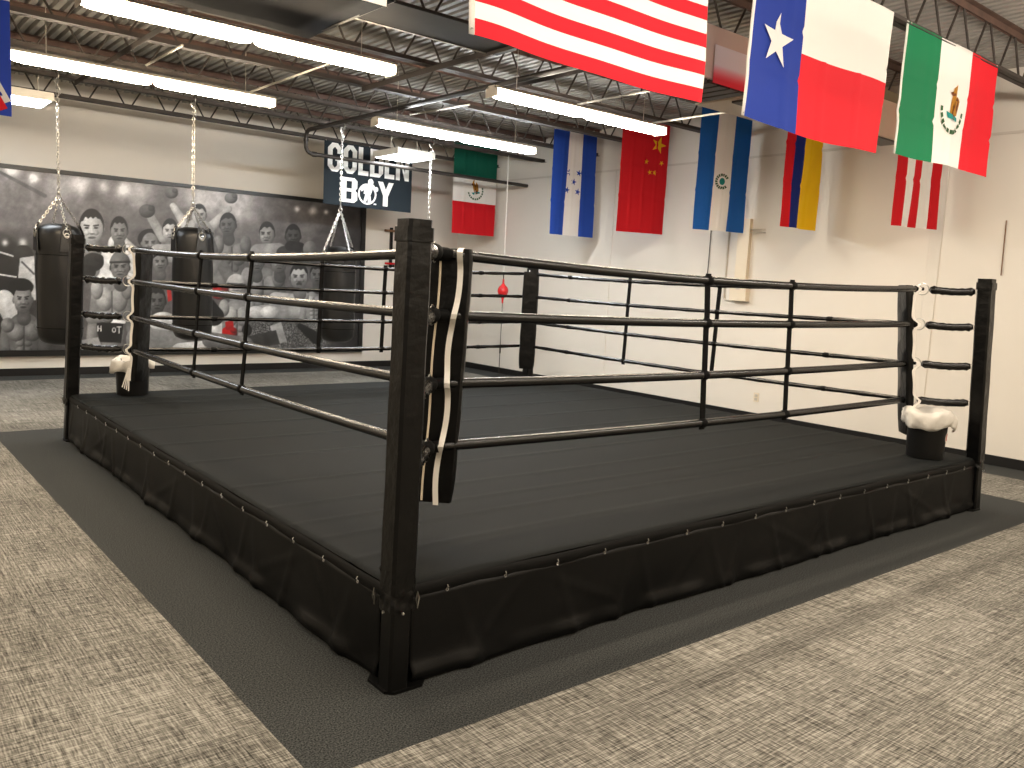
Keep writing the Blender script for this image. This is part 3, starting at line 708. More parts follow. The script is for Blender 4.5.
def torso(cx, cy, w, h, skin):
    """bare chest: shoulders, chest muscles, stomach"""
    limb((cx - w * 0.62, cy + h * 0.18), (cx - w * 0.95, cy + h * 0.95), w * 0.30, w * 0.22, skin * 0.8)
    limb((cx + w * 0.62, cy + h * 0.18), (cx + w * 0.95, cy + h * 0.95), w * 0.30, w * 0.22, skin * 0.65)
    limb((cx, cy + h * 0.25), (cx, cy + h), w * 0.68, w * 0.5, skin * 0.8)
    ell(cx - w * 0.33, cy + h * 0.33, w * 0.38, h * 0.2, skin * 1.12, shade=0.7); ell(cx + w * 0.33, cy + h * 0.33, w * 0.38, h * 0.2, skin * 0.95, shade=0.7)
    ell(cx - w * 0.68, cy + h * 0.16, w * 0.28, h * 0.17, skin * 1.05, shade=0.7); ell(cx + w * 0.68, cy + h * 0.16, w * 0.28, h * 0.17, skin * 0.85, shade=0.7)
    for k in range(3):
        for s in (-1, 1): ell(cx + s * w * 0.17, cy + h * (0.58 + 0.14 * k), w * 0.17, h * 0.065, skin * (1.0 if s < 0 else 0.82), shade=0.7)
    limb((cx, cy + h * 0.2), (cx, cy + h * 0.9), w * 0.025, w * 0.03, skin * 0.4)
def glove(cx, cy, r, val, rot=0.0):
    ell(cx, cy, r, r * 0.85, val, rot, shade=0.8); ell(cx + r * 0.55, cy - r * 0.35, r * 0.42, r * 0.36, np.asarray(val) * 0.75, shade=0.6)
for a in ((33, 178, 5, .8), (12, 169, 7, .7), (80, 185, 9, .45), (104, 187, 6, .35), (123, 190, 6, .6), (138, 191, 14, .35), (60, 183, 16, .2), (205, 196, 22, .35), (240, 205, 16, .35), (297, 209, 2.5, .6), (313, 211, 4, .55), (326, 212, 2.2, .6), (5, 243, 3, .6), (23, 243, 4, .6)): spot(*a)
limb((0, 172), (45, 196), 1.5, 2, 0.28, 0)
for (p, q) in (((-40, 240), (26, 260)), ((-40, 268), (16, 277)), ((-40, 291), (10, 299))): limb(p, q, 0.7, 0.7, 0.75, 0)
# far left partners outside the frame keep the print going
for cx in (-70, -36): head(cx, 262, 9, 13, 0.34); torso(cx, 280, 22, 70, 0.33)
ell(23, 254, 10, 9, 0.10, shade=0.9); quad([(20, 258), (34, 256), (36, 300), (16, 300)], 0.62); limb((22, 262), (34, 274), 1, 1, 0.2, 0)
limb((4, 300), (16, 318), 10, 12, 0.70); torso(24, 318, 24, 44, 0.36); ell(21, 287, 12.5, 9, 0.03, shade=0.3); head(23, 299, 9.5, 14.5, 0.40, style='none'); ell(22, 286, 11.5, 5, 0.035, shade=0.2)
# second row
quad([(98, 248), (134, 246), (138, 300), (92, 300)], 0.80)
limb((118, 244), (135, 262), 10, 12, 0.78)
head(119, 231, 8.5, 13, 0.44, turn=0.1)
head(91.5, 228, 12, 17, 0.66, turn=-0.05)
limb((78, 262), (92, 270), 9, 8, 0.5); glove(93, 262, 11, 0.12); glove(88, 272, 8, 0.08)
head(150, 243, 8.5, 11, 0.42, style='afro', neck=False)
limb((150, 216), (163, 238), 4, 5, 0.55); glove(147, 211, 8, 0.25)
head(170, 231, 7.5, 11, 0.62); limb((158, 252), (180, 254), 8, 10, 0.55)
# raised arms in the middle
limb((190, 232), (173, 206), 5.5, 3.2, 0.66); limb((206, 232), (229, 209), 5.5, 3.2, 0.6); glove(171.5, 193, 6.5, 0.34); glove(231, 198, 6.5, 0.36)
limb((198, 236), (198, 262), 17, 16, 0.55); head(199, 215, 7.2, 10, 0.68)
torso(232, 236, 20, 56, 0.36); head(228, 225, 8, 11, 0.30, turn=-0.6); limb((212, 250), (206, 232), 6, 5, 0.3); glove(208, 236, 6, 0.12)
head(160, 262, 7.5, 10, 0.40); head(157, 301, 8.5, 13, 0.24); ell(163, 322, 14, 10, 0.75); quad([(167, 290), (171, 289), (172, 300), (168, 302)], (0.55, 0.07, 0.05))
# bare fighter with the flat cap and dark trunks
torso(112, 279, 22, 62, 0.50); head(120, 267, 9.5, 13, 0.40, style='cap', turn=-0.1)
quad([(96, 319), (124, 321), (121, 343), (99, 342)], 0.025); limb((97, 320), (124, 322), 1.6, 1.6, 0.8, 0)
for (p, q) in (((98, 326), (98, 331)), ((101, 326), (101, 331)), ((98, 328.5), (101, 328.5)), ((117, 327), (121, 327)), ((119, 327), (119, 333))): limb(p, q, 0.45, 0.45, 0.85, 0)
ell(114, 330, 2, 2.6, 0.85, shade=0); ell(114, 330, 1.1, 1.6, 0.03, shade=0)
limb((92, 318), (108, 316), 6, 5, 0.45); glove(108, 319, 5, 0.35)
quad([(82, 340), (98, 337), (104, 352), (82, 352)], 0.5); limb((140, 340), (178, 342), 14, 9, 0.42); limb((180, 352), (210, 346), 9, 6, 0.72)
# right half
limb((214, 262), (222, 292), 10, 8, 0.34); limb((224, 268), (240, 300), 6, 5, 0.3)
torso(263, 268, 23, 60, 0.42); head(256, 262, 8, 11, 0.34, turn=0.3); head(279, 262, 8, 11, 0.36)
head(267, 234, 7.5, 11, 0.50, turn=-0.5); limb((258, 252), (278, 252), 8, 9, 0.48)
head(293, 236, 7.5, 10.5, 0.20); limb((284, 254), (304, 252), 8, 8, 0.14); glove(291, 246, 6, 0.06); glove(298, 247, 6, 0.08); ell(310, 249, 7, 8, 0.35)
head(236, 286, 10.5, 13, 0.58, style='none'); limb((228, 285), (244, 286), 2.2, 2.2, 0.03, 0); torso(237, 300, 19, 50, 0.50)
glove(220, 292, 9, (0.52, 0.035, 0.04)); glove(229, 333, 8, (0.60, 0.05, 0.045)); quad([(225, 322), (233, 320), (234, 330), (226, 330)], (0.5, 0.04, 0.04))
quad([(210, 318), (222, 316), (222, 336), (208, 336)], 0.7); limb((208, 306), (214, 316), 8, 10, 0.05)
limb((276, 300), (306, 302), 8, 7, 0.56); limb((262, 314), (312, 310), 9, 7, 0.48); glove(309, 298, 8.5, 0.035)
torso(314, 292, 13, 30, 0.5); head(299, 277, 8.8, 12.5, 0.52, turn=-0.1, mouth=0.3); head(317, 275, 7, 10, 0.3)
ell(256, 312, 9, 6, 0.7); ell(270, 312, 10, 6, 0.72)
ct = np.clip((PX - 245) / 12, 0, 1) * np.clip((PY - 318) / 6, 0, 1) * np.clip((332 - PX) / 8, 0, 1)
nz = rng.uniform(0, 1, PX.shape); blend(ct * 0.9, 0.10 + 0.45 * (nz ** 2))
quad([(270, 326), (281, 322), (287, 342), (276, 344)], 0.55); quad([(240, 338), (276, 330), (280, 344), (242, 348)], 0.16); ell(247, 330, 5, 6, 0.05); limb((300, 326), (316, 338), 3, 6, 0.05)
limb((210, 340), (246, 344), 8, 7, 0.35)
IMG = np.clip(IMG, 0.005, 0.92)
IMG = IMG * (1 + 0.22 * fbm(PX * 4.5, PY * 4.5, 9) + 0.16 * fbm(PX * 9, PY * 9, 12))[..., None]
IMG = np.clip(IMG, 0.003, 1.0); IMG = 1.2 * IMG ** 1.95
IMG *= (1 + 0.05 * rng.standard_normal(PX.shape))[..., None]
IMG = np.clip(IMG, 0.004, 0.95)

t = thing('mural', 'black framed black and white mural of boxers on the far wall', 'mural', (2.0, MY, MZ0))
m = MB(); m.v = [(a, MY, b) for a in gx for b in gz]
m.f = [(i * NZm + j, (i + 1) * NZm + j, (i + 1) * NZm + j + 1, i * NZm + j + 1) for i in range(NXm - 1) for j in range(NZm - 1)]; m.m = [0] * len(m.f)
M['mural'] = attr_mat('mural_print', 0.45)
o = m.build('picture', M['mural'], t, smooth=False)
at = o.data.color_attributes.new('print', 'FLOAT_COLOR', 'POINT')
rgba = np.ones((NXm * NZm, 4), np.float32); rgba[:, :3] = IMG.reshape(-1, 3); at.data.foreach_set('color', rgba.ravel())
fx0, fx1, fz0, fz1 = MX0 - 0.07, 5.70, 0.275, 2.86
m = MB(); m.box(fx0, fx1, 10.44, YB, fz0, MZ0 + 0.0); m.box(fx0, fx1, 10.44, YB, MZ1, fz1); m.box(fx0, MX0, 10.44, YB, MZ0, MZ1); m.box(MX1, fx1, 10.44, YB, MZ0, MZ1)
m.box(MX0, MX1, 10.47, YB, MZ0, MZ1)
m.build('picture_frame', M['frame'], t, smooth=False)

# ------------------------------------------------------------------ boxing ring
LX, LY, HD, HP = 5.5, 5.658, 0.424, 1.86
ring = thing('boxing_ring', 'black boxing ring with four posts, four ropes a side and charcoal canvas', 'boxing ring', (LX / 2, LY / 2, 0))
MB().box(0.03, LX - 0.03, 0.03, LY - 0.03, 0.06, HD - 0.035).build('platform', M['border'], ring, smooth=False)
# canvas with rounded edge
m = MB(); n = 48; vs = []; fs = []
def cz(x, y):
    e = min(x, LX - x, y, LY - y)
    return HD - 0.014 * math.exp(-max(e, 0) / 0.010) + 0.0012 * math.sin(x * 1.7) * math.sin(y * 2.1) + 0.0045 * sum(math.exp(-((y - q - 0.012 * math.sin(x * 1.3 + q)) / 0.03) ** 2) for q in (0.34, 0.66, 0.92, 1.24, 1.72, 2.44, 3.05, 3.66, 4.27, 4.88, 5.2))
xa = [0, 0.012, 0.03, 0.06] + [0.06 + (LX - 0.12) * k / 30 for k in range(1, 30)] + [LX - 0.06, LX - 0.03, LX - 0.012, LX]
ya = [0, 0.012, 0.03, 0.06] + [0.06 + (LY - 0.12) * k / 340 for k in range(1, 340)] + [LY - 0.06, LY - 0.03, LY - 0.012, LY]
for x in xa:
    for y in ya: vs.append((x, y, cz(x, y)))
k2 = len(ya)
for i in range(len(xa) - 1):
    for j in range(k2 - 1): a = i * k2 + j; fs.append((a, a + k2, a + k2 + 1, a + 1))
m.add(vs, fs); m.build('canvas', M['canvas'], ring, ang=60)
# border strips under the canvas edge
def side_pt(side, s, out, z):
    """point on one side of the platform: s along the side, out = distance outward"""
    if side == 0: return V(s, -out, z)
    if side == 1: return V(LX + out, s, z)
    if side == 2: return V(s, LY + out, z)
    return V(-out, s, z)
def wr(s, k): return math.sin(s * 3.1 + k) + 0.6 * math.sin(s * 7.3 + 2 * k) + 0.35 * math.sin(s * 15.7 + 3 * k)
for side in range(4):
    L = LX if side in (0, 2) else LY
    nS = 180; rows = [(0.002, HD - 0.016), (0.012, HD - 0.03), (0.013, HD - 0.055), (0.006, HD - 0.075)]
    m = MB(); vs = []; fs = []
    for i in range(nS + 1):
        s = L * i / nS
        for (o_, z) in rows: vs.append(side_pt(side, s, o_ + 0.002 * math.sin(s * 9), z + 0.003 * math.sin(s * 5 + side)))
    nr = len(rows)
    for i in range(nS):
        for j in range(nr - 1): a = i * nr + j; fs.append((a, a + nr, a + nr + 1, a + 1))
    m.add(vs, fs); m.build('border_strip', M['border'], ring)
    # apron cloth
    m = MB(); vs = []; fs = []; nS = 260; nR = 16; s0, s1 = (0.075, L - 0.06)
    for i in range(nS + 1):
        s = s0 + (s1 - s0) * i / nS
        for j in range(nR + 1):
            q = j / nR; z = (HD - 0.068) * (1 - q) + 0.008
            sc = 0.004 * math.sin(s * 20.2 + side)      # little scallops between grommets
            f = q ** 1.5
            out = 0.008 + f * (0.016 + 0.008 * wr(s, side * 1.7)) + 0.004 * math.sin(6 * q + s * 4.3) * q
            hem = math.exp(-((q - 0.9) / 0.07) ** 2) * (0.012 + 0.010 * math.sin(s * 8.1 + side) + 0.006 * math.sin(s * 21))
            fold = 0.016 * math.exp(-((s % 0.92 - 0.46 + 0.10 * q) / 0.03) ** 2) * f + 0.010 * math.exp(-((s % 0.57 - 0.3 - 0.12 * q) / 0.022) ** 2) * q + 0.007 * math.exp(-(((s + 0.35 * q) % 1.3 - 0.7) / 0.02) ** 2) * q * (1 - q) * 4 + 0.006 * math.exp(-(((s - 0.8 * q) % 1.7 - 0.7) / 0.025) ** 2) * q * (1 - q) * 4
            vs.append(side_pt(side, s, out + hem + fold, z + (sc if j == 0 else 0)))
    for i in range(nS):
        for j in range(nR): a = i * (nR + 1) + j; fs.append((a, a + nR + 1, a + nR + 2, a + 1))
    m.add(vs, fs); o = m.build('apron', M['apron'], ring, ang=180); sd = o.modifiers.new('thick', 'SOLIDIFY'); sd.thickness = 0.004; sd.offset = 0
    # grommets and their little lacing loops
    s = 0.25
    while s < L - 0.15:
        m = MB(); c_ = side_pt(side, s, 0.02, HD - 0.062); ax = side_pt(side, 0, 1, 0) - side_pt(side, 0, 0, 0)
        m.ring(c_, ax, 0.006, 0.002, 10, 5); m.tube([c_ + V(0, 0, 0.004), c_ + ax * 0.006 + V(0, 0, 0.012), c_ + V(0, 0, 0.022)], 0.0022, 5)
        m.build('grommet', M['chrome'], ring); s += 0.31

corners = [(0, 0, 1, 1), (LX, 0, -1, 1), (0, LY, 1, -1), (LX, LY, -1, -1)]
LEAN = 0.066; PW = 0.052; DR = 0.42; DP = 0.49
RZ = [0.865, 1.16, 1.475, 1.755]
SHIFT = [(0.012, -0.010), (-0.014, 0.010), (0.016, -0.014), (0, 0)]
DPS = [0.50, 0.50, 0.50, 0.49]
TILT = [(0.012, 0.058, 0, 0), (0, 0, -0.125, 0), (0, 0, -0.03, 0.02), (0.03, 0.035, 0, 0)]   # sideways and inward shift of each pad at foot and head
for ci, (cx, cy, ix, iy) in enumerate(corners):
    bx, by = cx - ix * 0.012 + SHIFT[ci][0], cy - iy * 0.012 + SHIFT[ci][1]
    def lean(z): return (bx + ix * LEAN * z / HP, by + iy * LEAN * z / HP)
    def colm(m, hw, z0, z1, nn=14, wob=0.0):
        vs = []; fs = []
        for i in range(nn + 1):
            z = z0 + (z1 - z0) * i / nn; a, b = lean(z); w = hw + wob * math.sin(z * 13 + ci) * 0.5
            c8 = w * 0.22
            for (u, v) in ((-w + c8, -w), (w - c8, -w), (w, -w + c8), (w, w - c8), (w - c8, w), (-w + c8, w), (-w, w - c8), (-w, -w + c8)): vs.append((a + u, b + v, z))
        for i in range(nn):
            for k in range(8): l = (k + 1) % 8; fs.append((i * 8 + k, i * 8 + l, (i + 1) * 8 + l, (i + 1) * 8 + k))
        fs.append(tuple(range(7, -1, -1))); fs.append(tuple(nn * 8 + k for k in range(8)))
        m.add(vs, fs)
    m = MB(); colm(m, PW - 0.006, 0.012, HP - 0.02); post = m.build('post', M['steel'], ring)
    m = MB(); colm(m, PW + 0.003, 0.40, HP - 0.075, 30, 0.002); pad = m.build('post_pad', M['vinyl'], post)
    # cap of the pad: overlapping flap with fold-over
    m = MB(); colm(m, PW + 0.008, HP - 0.085, HP - 0.03, 3); colm(m, PW + 0.001, HP - 0.035, HP, 3); m.build('pad_cap', M['vinyl'], post)
    m = MB(); vs = []; fs = []; nz_, na = 16, 28
    for i in range(nz_ + 1):
        z = 0.33 + 0.16 * i / nz_; a, b = lean(z); q = i / nz_
        for k in range(na):
            an = 2 * PI * k / na; sq = 1 / max(abs(math.cos(an)), abs(math.sin(an)), 0.76)
            w = (PW + 0.004) * sq * (1.0 - 0.06 * math.sin(PI * q)) + 0.004 * math.sin(an * 3 + q * 14 + ci) * math.sin(PI * min(1, q * 1.3)) + 0.003 * math.sin(an * 7 - q * 9)
            vs.append((a + w * math.cos(an), b + w * math.sin(an), z + 0.006 * math.sin(an * 4 + ci)))
    for i in range(nz_):
        for k in range(na): l = (k + 1) % na; fs.append((i * na + k, i * na + l, (i + 1) * na + l, (i + 1) * na + k))
    m.add(vs, fs)
    m.build('gathered_cuff', M['vinyl'], post)
    m = MB(); q = 0.095; ch = 0.03
    pts = [(-q + ch, -q), (q - ch, -q), (q, -q + ch), (q, q - ch), (q - ch, q), (-q + ch, q), (-q, q - ch), (-q, -q + ch)]
    ox, oy = bx + ix * 0.04, by + iy * 0.04
    m.add([(ox + a, oy + b, z) for z in (0.0, 0.012) for a, b in pts], [tuple(range(7, -1, -1)), tuple(range(8, 16))] + [(k, (k + 1) % 8, 8 + (k + 1) % 8, 8 + k) for k in range(8)])
    m.build('base_plate', M['steel'], post, smooth=False)
    m = MB()
    for sx, sy in ((-1, 0), (0, -1)):
        a, b = bx + sx * ix * (PW + 0.004) , by + sy * iy * (PW + 0.004)
        m.lathe([(0.006, -0.004), (0.006, 0.003), (0.003, 0.005)], (a, b, 0.33), 8, Matrix.Rotation(PI / 2, 3, 'Y' if sx else 'X').to_4x4())
    for sx, sy in ((-1, 1), (1, -1)):
        a, b = bx + sx * ix * (PW + 0.01), by + sy * iy * (PW + 0.01)
        m.tube([V(a, b, 0.41), V(a + 0.004, b - 0.004, 0.385), V(a, b, 0.345), V(a - 0.004, b + 0.004, 0.38)], 0.004, 6, closed=True)
    m.build('fastener', M['chrome'], post)
    # corner pad, faces the middle of the ring
    dv = V(ix, iy, 0).normalized(); tv = V(dv.y, -dv.x, 0)
    pc = V(cx + ix * DPS[ci], cy + iy * DPS[ci], 0); sg_ = 1 if (tv.x - tv.y) > 0 else -1
    def pcz(z, base=pc, tv=tv, dv=dv, T=TILT[ci], sg_=sg_):
        q = (z - 0.58) / 1.2
        return base + tv * (sg_ * (T[0] + (T[1] - T[0]) * q)) + dv * (T[2] + (T[3] - T[2]) * q) + V(0, 0, z)
    hw, hd = (0.10, 0.11, 0.11, 0.098)[ci], 0.029; z0, z1 = HD + 0.16, HD + 1.355
    m = MB(); nn = 22; vs = []; fs = []
    ppr = [(-hw, -hd * 0.5), (-hw * 0.9, -hd), (hw * 0.9, -hd), (hw, -hd * 0.5), (hw, hd * 0.5), (hw * 0.88, hd), (0, hd * 1.15), (-hw * 0.88, hd), (-hw, hd * 0.5)]
    for i in range(nn + 1):
        z = z0 + (z1 - z0) * i / nn; sq = 1.0 - 0.10 * (math.exp(-i / 0.8) + math.exp(-(nn - i) / 0.8)); l_ = ix * LEAN * 0.5 * (z - HD) / HP
        for k, (u, v) in enumerate(ppr): vs.append(pcz(z) + tv * (u * sq + 0.0012 * math.sin(i * 1.3 + k)) + dv * (v * sq * (1 + 0.07 * math.sin(i * 0.9 + k * 2))))
    K = len(ppr)
    for i in range(nn):
        for k in range(K): l = (k + 1) % K; fs.append((i * K + k, i * K + l, (i + 1) * K + l, (i + 1) * K + k))
    fs.append(tuple(range(K - 1, -1, -1))); fs.append(tuple(nn * K + k for k in range(K))); m.add(vs, fs)
    cp = m.build('corner_pad', M['vinyl'], ring)
    sgn = 1 if (tv.x - tv.y) > 0 else -1
    # cotton lace over the ropes on the outer face, and cream piping
    lo = 0.042 * sgn; es = 1 if (tv.x + tv.y) < 0 else -1     # es: the pad edge that looks along -x-y
    path = []; zz = z1 + 0.012
    path.append(pcz(z1 + 0.004) + tv * lo + dv * (hd * 0.3)); path.append(pcz(z1 - 0.003) + tv * lo - dv * (hd + 0.004))
    K2 = 60
    for i in range(K2 + 1):
        z = z1 - 0.02 - (z1 - z0 - 0.01) * i / K2
        bul = max(math.exp(-((z - r) / 0.036) ** 2) for r in RZ)
        side_off = 0.012 * math.sin(i * 0.21) - 0.02 * i / K2 + 0.010 * bul
        rope_d = 0.075
        path.append(pcz(z) + tv * (lo + side_off * (1 if lo > 0 else -1)) - dv * (hd + 0.006 + bul * rope_d))
    if ci in (1, 2):
        path = []
        for i in range(61):
            z = z1 + 0.002 - (z1 - z0 - 0.01) * i / 60; bul = max(math.exp(-((z - r) / 0.03) ** 2) for r in RZ)
            path.append(pcz(z) + tv * (es * (hw + 0.007)) - dv * (hd * 0.75 + 0.052 * bul + 0.006 * math.sin(i * 0.35)))
        m = MB(); m.ribbon(path, dv, 0.022, 0.004); m.build('lace', M['lace'], cp)
    if ci == 0:
        m = MB(); m.ribbon(path, tv, 0.026, 0.003); m.build('lace', M['lace'], cp)
    if ci == 0:
        for off in (-0.045,):
            m = MB(); m.tube([pcz(z1 - 0.06 - (z1 - z0 - 0.07) * k / 12) + tv * (off * sgn + 0.004 * math.sin(k)) - dv * (hd + 0.006) for k in range(13)], 0.0055, 6); m.build('piping', M['piping'], cp)
    if ci == 2:
        m = MB()
        for k in range(4):
            e0 = pcz(z0) + tv * (es * (hw + 0.008)); m.tube([e0 - dv * (hd + 0.006 * (k - 1.5)) + V(0, 0, 0.12), e0 - dv * (hd + 0.02 + 0.012 * (k - 1.5)) + V(0, 0, 0.03), e0 - dv * (hd + 0.035 + 0.02 * (k - 1.5)) + V(0, 0, -0.08 + 0.01 * k)], 0.005, 5)
        m.build('lace_end', M['lace'], cp)
    # turnbuckles
    rp = V(cx + ix * DR, cy + iy * DR, 0)
    for zi, z in enumerate(RZ):
        a, b = lean(z); p0 = V(a + ix * PW * 0.95, b + iy * PW * 0.95, z); p1 = rp + V(0, 0, z)
        d = (p1 - p0); L_ = d.length; d.normalize()
        ragged = 0.004 if ci in (0, 2, 3) else 0.0015
        m = MB(); path = []; rad = []
        for k in range(15):
            q = k / 14; path.append(p0 + d * (0.02 + q * (L_ - 0.10)) + V(0, 0, -0.010 * math.sin(PI * q) + ragged * math.sin(k * 2.7 + zi)))
            rad.append((0.030 if 0 < k < 14 else 0.022) + ragged * math.sin(k * 4.1 + ci + zi) + (0.004 if k in (1, 13) else 0))
        m.tube(path, rad, 10); tb = m.build('turnbuckle', M['rope'], ring)
        m = MB(); m.ring(p1 - d * 0.024, tv, 0.045, 0.0036, 24, 7); m.build('steel_ring', M['chrome'], tb)
        m = MB(); m.ring(p0 + d * 0.008, tv, 0.018, 0.004, 14, 6); m.build('post_eye', M['chrome'], tb)
        if ci == 0:
            m = MB(); m.lathe([(0.022, -0.05), (0.036, -0.03), (0.040, 0.0), (0.034, 0.03), (0.02, 0.045)], p1 - d * 0.03, 12, d.to_track_quat('Z', 'Y').to_matrix().to_4x4(), wob=lambda a_, z_: 0.003 * math.sin(a_ * 3 + z_ * 90)); m.build('wrap', M['strap'], tb)
# ropes
def rope_pt(side, s, zi):
    L = LX if side in (0, 2) else LY; off = DR
    q = (s - DR) / (L - 2 * DR); sag = (0.045 if zi == 3 else 0.02) * 4 * q * (1 - q)
    return side_pt(side, s, -off, RZ[zi] - sag)
for side in range(4):
    L = LX if side in (0, 2) else LY; near = side in (0, 3)
    for zi in range(4):
        m = MB(); nS = 48; path = [rope_pt(side, DR - 0.03 + (L - 2 * DR + 0.06) * k / nS, zi) for k in range(nS + 1)]
        r0 = 0.0245 if near else 0.0195
        rad = [0.013 if k in (0, nS) else (r0 * 0.8 if k in (1, nS - 1) else r0 + (0 if near else 0.0022 * math.sin(k * 1.9 + zi))) for k in range(nS + 1)]
        m.tube(path, rad, 14 if near else 10); rp_ = m.build('rope', M['rope'], ring)
        for s in ((DR + 0.05, L - DR - 0.05) if near else (DR + 0.05, DR + 0.75, L - DR - 0.75, L - DR - 0.05)):
            m = MB(); a = rope_pt(side, s - 0.03, zi); b = rope_pt(side, s + 0.03, zi); m.tube([a, a * 0.7 + b * 0.3, a * 0.3 + b * 0.7, b], [r0 + 0.001, r0 + 0.004, r0 + 0.004, r0 + 0.001], 12); m.build('tape_collar', M['strap'], rp_)
    for s in {0: (2.38, 3.27), 1: (2.36, 3.55), 2: (2.28, 3.03), 3: (2.50, 3.43)}[side]:
        m = MB(); r0 = 0.0245 if near else 0.0195
        tang = V(1, 0, 0) if side in (0, 2) else V(0, 1, 0); nrm = tang.cross(V(0, 0, 1))
        path = []
        drift = {3: 0.14, 0: 0.05, 1: 0.02, 2: -0.02}[side]
        for zi in (3, 2, 1, 0):
            p_ = rope_pt(side, s + drift * (3 - zi) / 3, zi); path += [p_ + nrm * 0.0 + V(0, 0, 0.04), p_ - V(0, 0, 0.04)]
        m.ribbon(path, tang, 0.042, 0.010)
        for zi in range(4):
            a = rope_pt(side, s + drift * (3 - zi) / 3 - 0.026, zi); b = rope_pt(side, s + drift * (3 - zi) / 3 + 0.026, zi)
            m.tube([a, a * 0.8 + b * 0.2, a * 0.2 + b * 0.8, b], [r0 + 0.001, r0 + 0.006, r0 + 0.006, r0 + 0.001], 14)
        m.build('rope_spacer', M['strap'], ring)

# ------------------------------------------------------------------ corner buckets
def bucket(x, y, label, stick_dir, parts):
    z = HD
    t = thing('bucket', label, 'bucket', (x, y, z), 'corner buckets')
    m = MB(); m.lathe([(0.128, 0.0), (0.135, 0.006), (0.150, 0.30), (0.160, 0.302), (0.160, 0.318), (0.146, 0.320), (0.140, 0.30), (0.125, 0.02), (0.03, 0.016)], (x, y, z), 36); m.build('body', M['bucket'], t)
    m = MB(); m.ring((x, y, z + 0.27), (0, 0, 1), 0.152, 0.004, 32, 6); m.build('rim_band', M['bucket'], t)
    a0 = math.atan2(stick_dir[1], stick_dir[0]); m = MB(); vs = []; fs = []
    for k in range(17):
        for q in (0, 1):
            rr = 0.045 * q; u = rr * math.cos(2 * PI * k / 16); w = rr * math.sin(2 * PI * k / 16); a = a0 + u / 0.145
            R0 = 0.135 + 0.015 * (0.18 + w) / 0.3 + 0.0025
            vs.append((x + R0 * math.cos(a), y + R0 * math.sin(a), z + 0.18 + w))
    for k in range(16): fs.append((2 * k, 2 * k + 1, 2 * k + 3))
    m.add(vs, fs); st = m.build('sticker', M['sticker'], t, smooth=False)
    m = MB(); vs = []; fs = []
    for k in range(13):
        for q in (0, 1):
            rr = (0.020, 0.032)[q]; u = rr * math.cos(2 * PI * k / 12); w = rr * math.sin(2 * PI * k / 12); a = a0 + u / 0.145
            R0 = 0.135 + 0.015 * (0.18 + w) / 0.3 + 0.004
            vs.append((x + R0 * math.cos(a), y + R0 * math.sin(a), z + 0.18 + w))
    for k in range(12): fs.append((2 * k, 2 * k + 1, 2 * k + 3, 2 * k + 2))
    m.add(vs, fs); m.build('printed_ring', F['dred'], st, smooth=False)
    return t
def liner(x, y, label, full):
    """plastic bag turned over the rim"""
    z = HD; m = MB(); vs = []; fs = []; seg = 64
    pr = [(0.10, 0.24), (0.137, 0.29), (0.148, 0.332), (0.162, 0.345), (0.178, 0.335), (0.185, 0.30), (0.182, 0.26)] if not full else \
         [(0.06, 0.345), (0.10, 0.365), (0.14, 0.378), (0.165, 0.375), (0.185, 0.36), (0.192, 0.335), (0.192, 0.30), (0.186, 0.265), (0.176, 0.25)]
    for i, (r, h) in enumerate(pr):
        for k in range(seg):
            a = 2 * PI * k / seg; w = i / (len(pr) - 1)
            rr = r + 0.010 * w * math.sin(a * 9 + i) + 0.007 * w * math.sin(a * 17 + 2 * i) + (0.02 * w * max(0, math.cos(a + 0.3)) if full else 0)
            hh = h + 0.010 * math.sin(a * 5 + i * 1.3) * (0.4 + w) + (0.018 * math.sin(a * 3 + 1) if full else -0.05 * w * max(0, math.cos(a - 3.4)))
            vs.append((x + rr * math.cos(a), y + rr * math.sin(a), z + hh))
    for i in range(len(pr) - 1):
        for k in range(seg): l = (k + 1) % seg; fs.append((i * seg + k, i * seg + l, (i + 1) * seg + l, (i + 1) * seg + k))
    if full: fs.append(tuple(range(seg - 1, -1, -1)))
    m.add(vs, fs); o = m.build('bin_liner', M['liner'], ang=180); sd = o.modifiers.new('thick', 'SOLIDIFY'); sd.thickness = 0.003
    return tag(o, label, 'bin liner', 'white liners on the corner buckets')
bucket(5.065, 0.235, 'black bucket on the ring edge by the right corner post', (0.30, -0.95), None)
liner(5.065, 0.235, 'puffy white plastic liner over the bucket by the right corner post', True)
bucket(0.50, 5.47, 'black bucket on the ring edge behind the left corner pad', (0.10, -1), None)
liner(0.50, 5.47, 'white plastic liner hanging over the bucket behind the left corner pad', False)

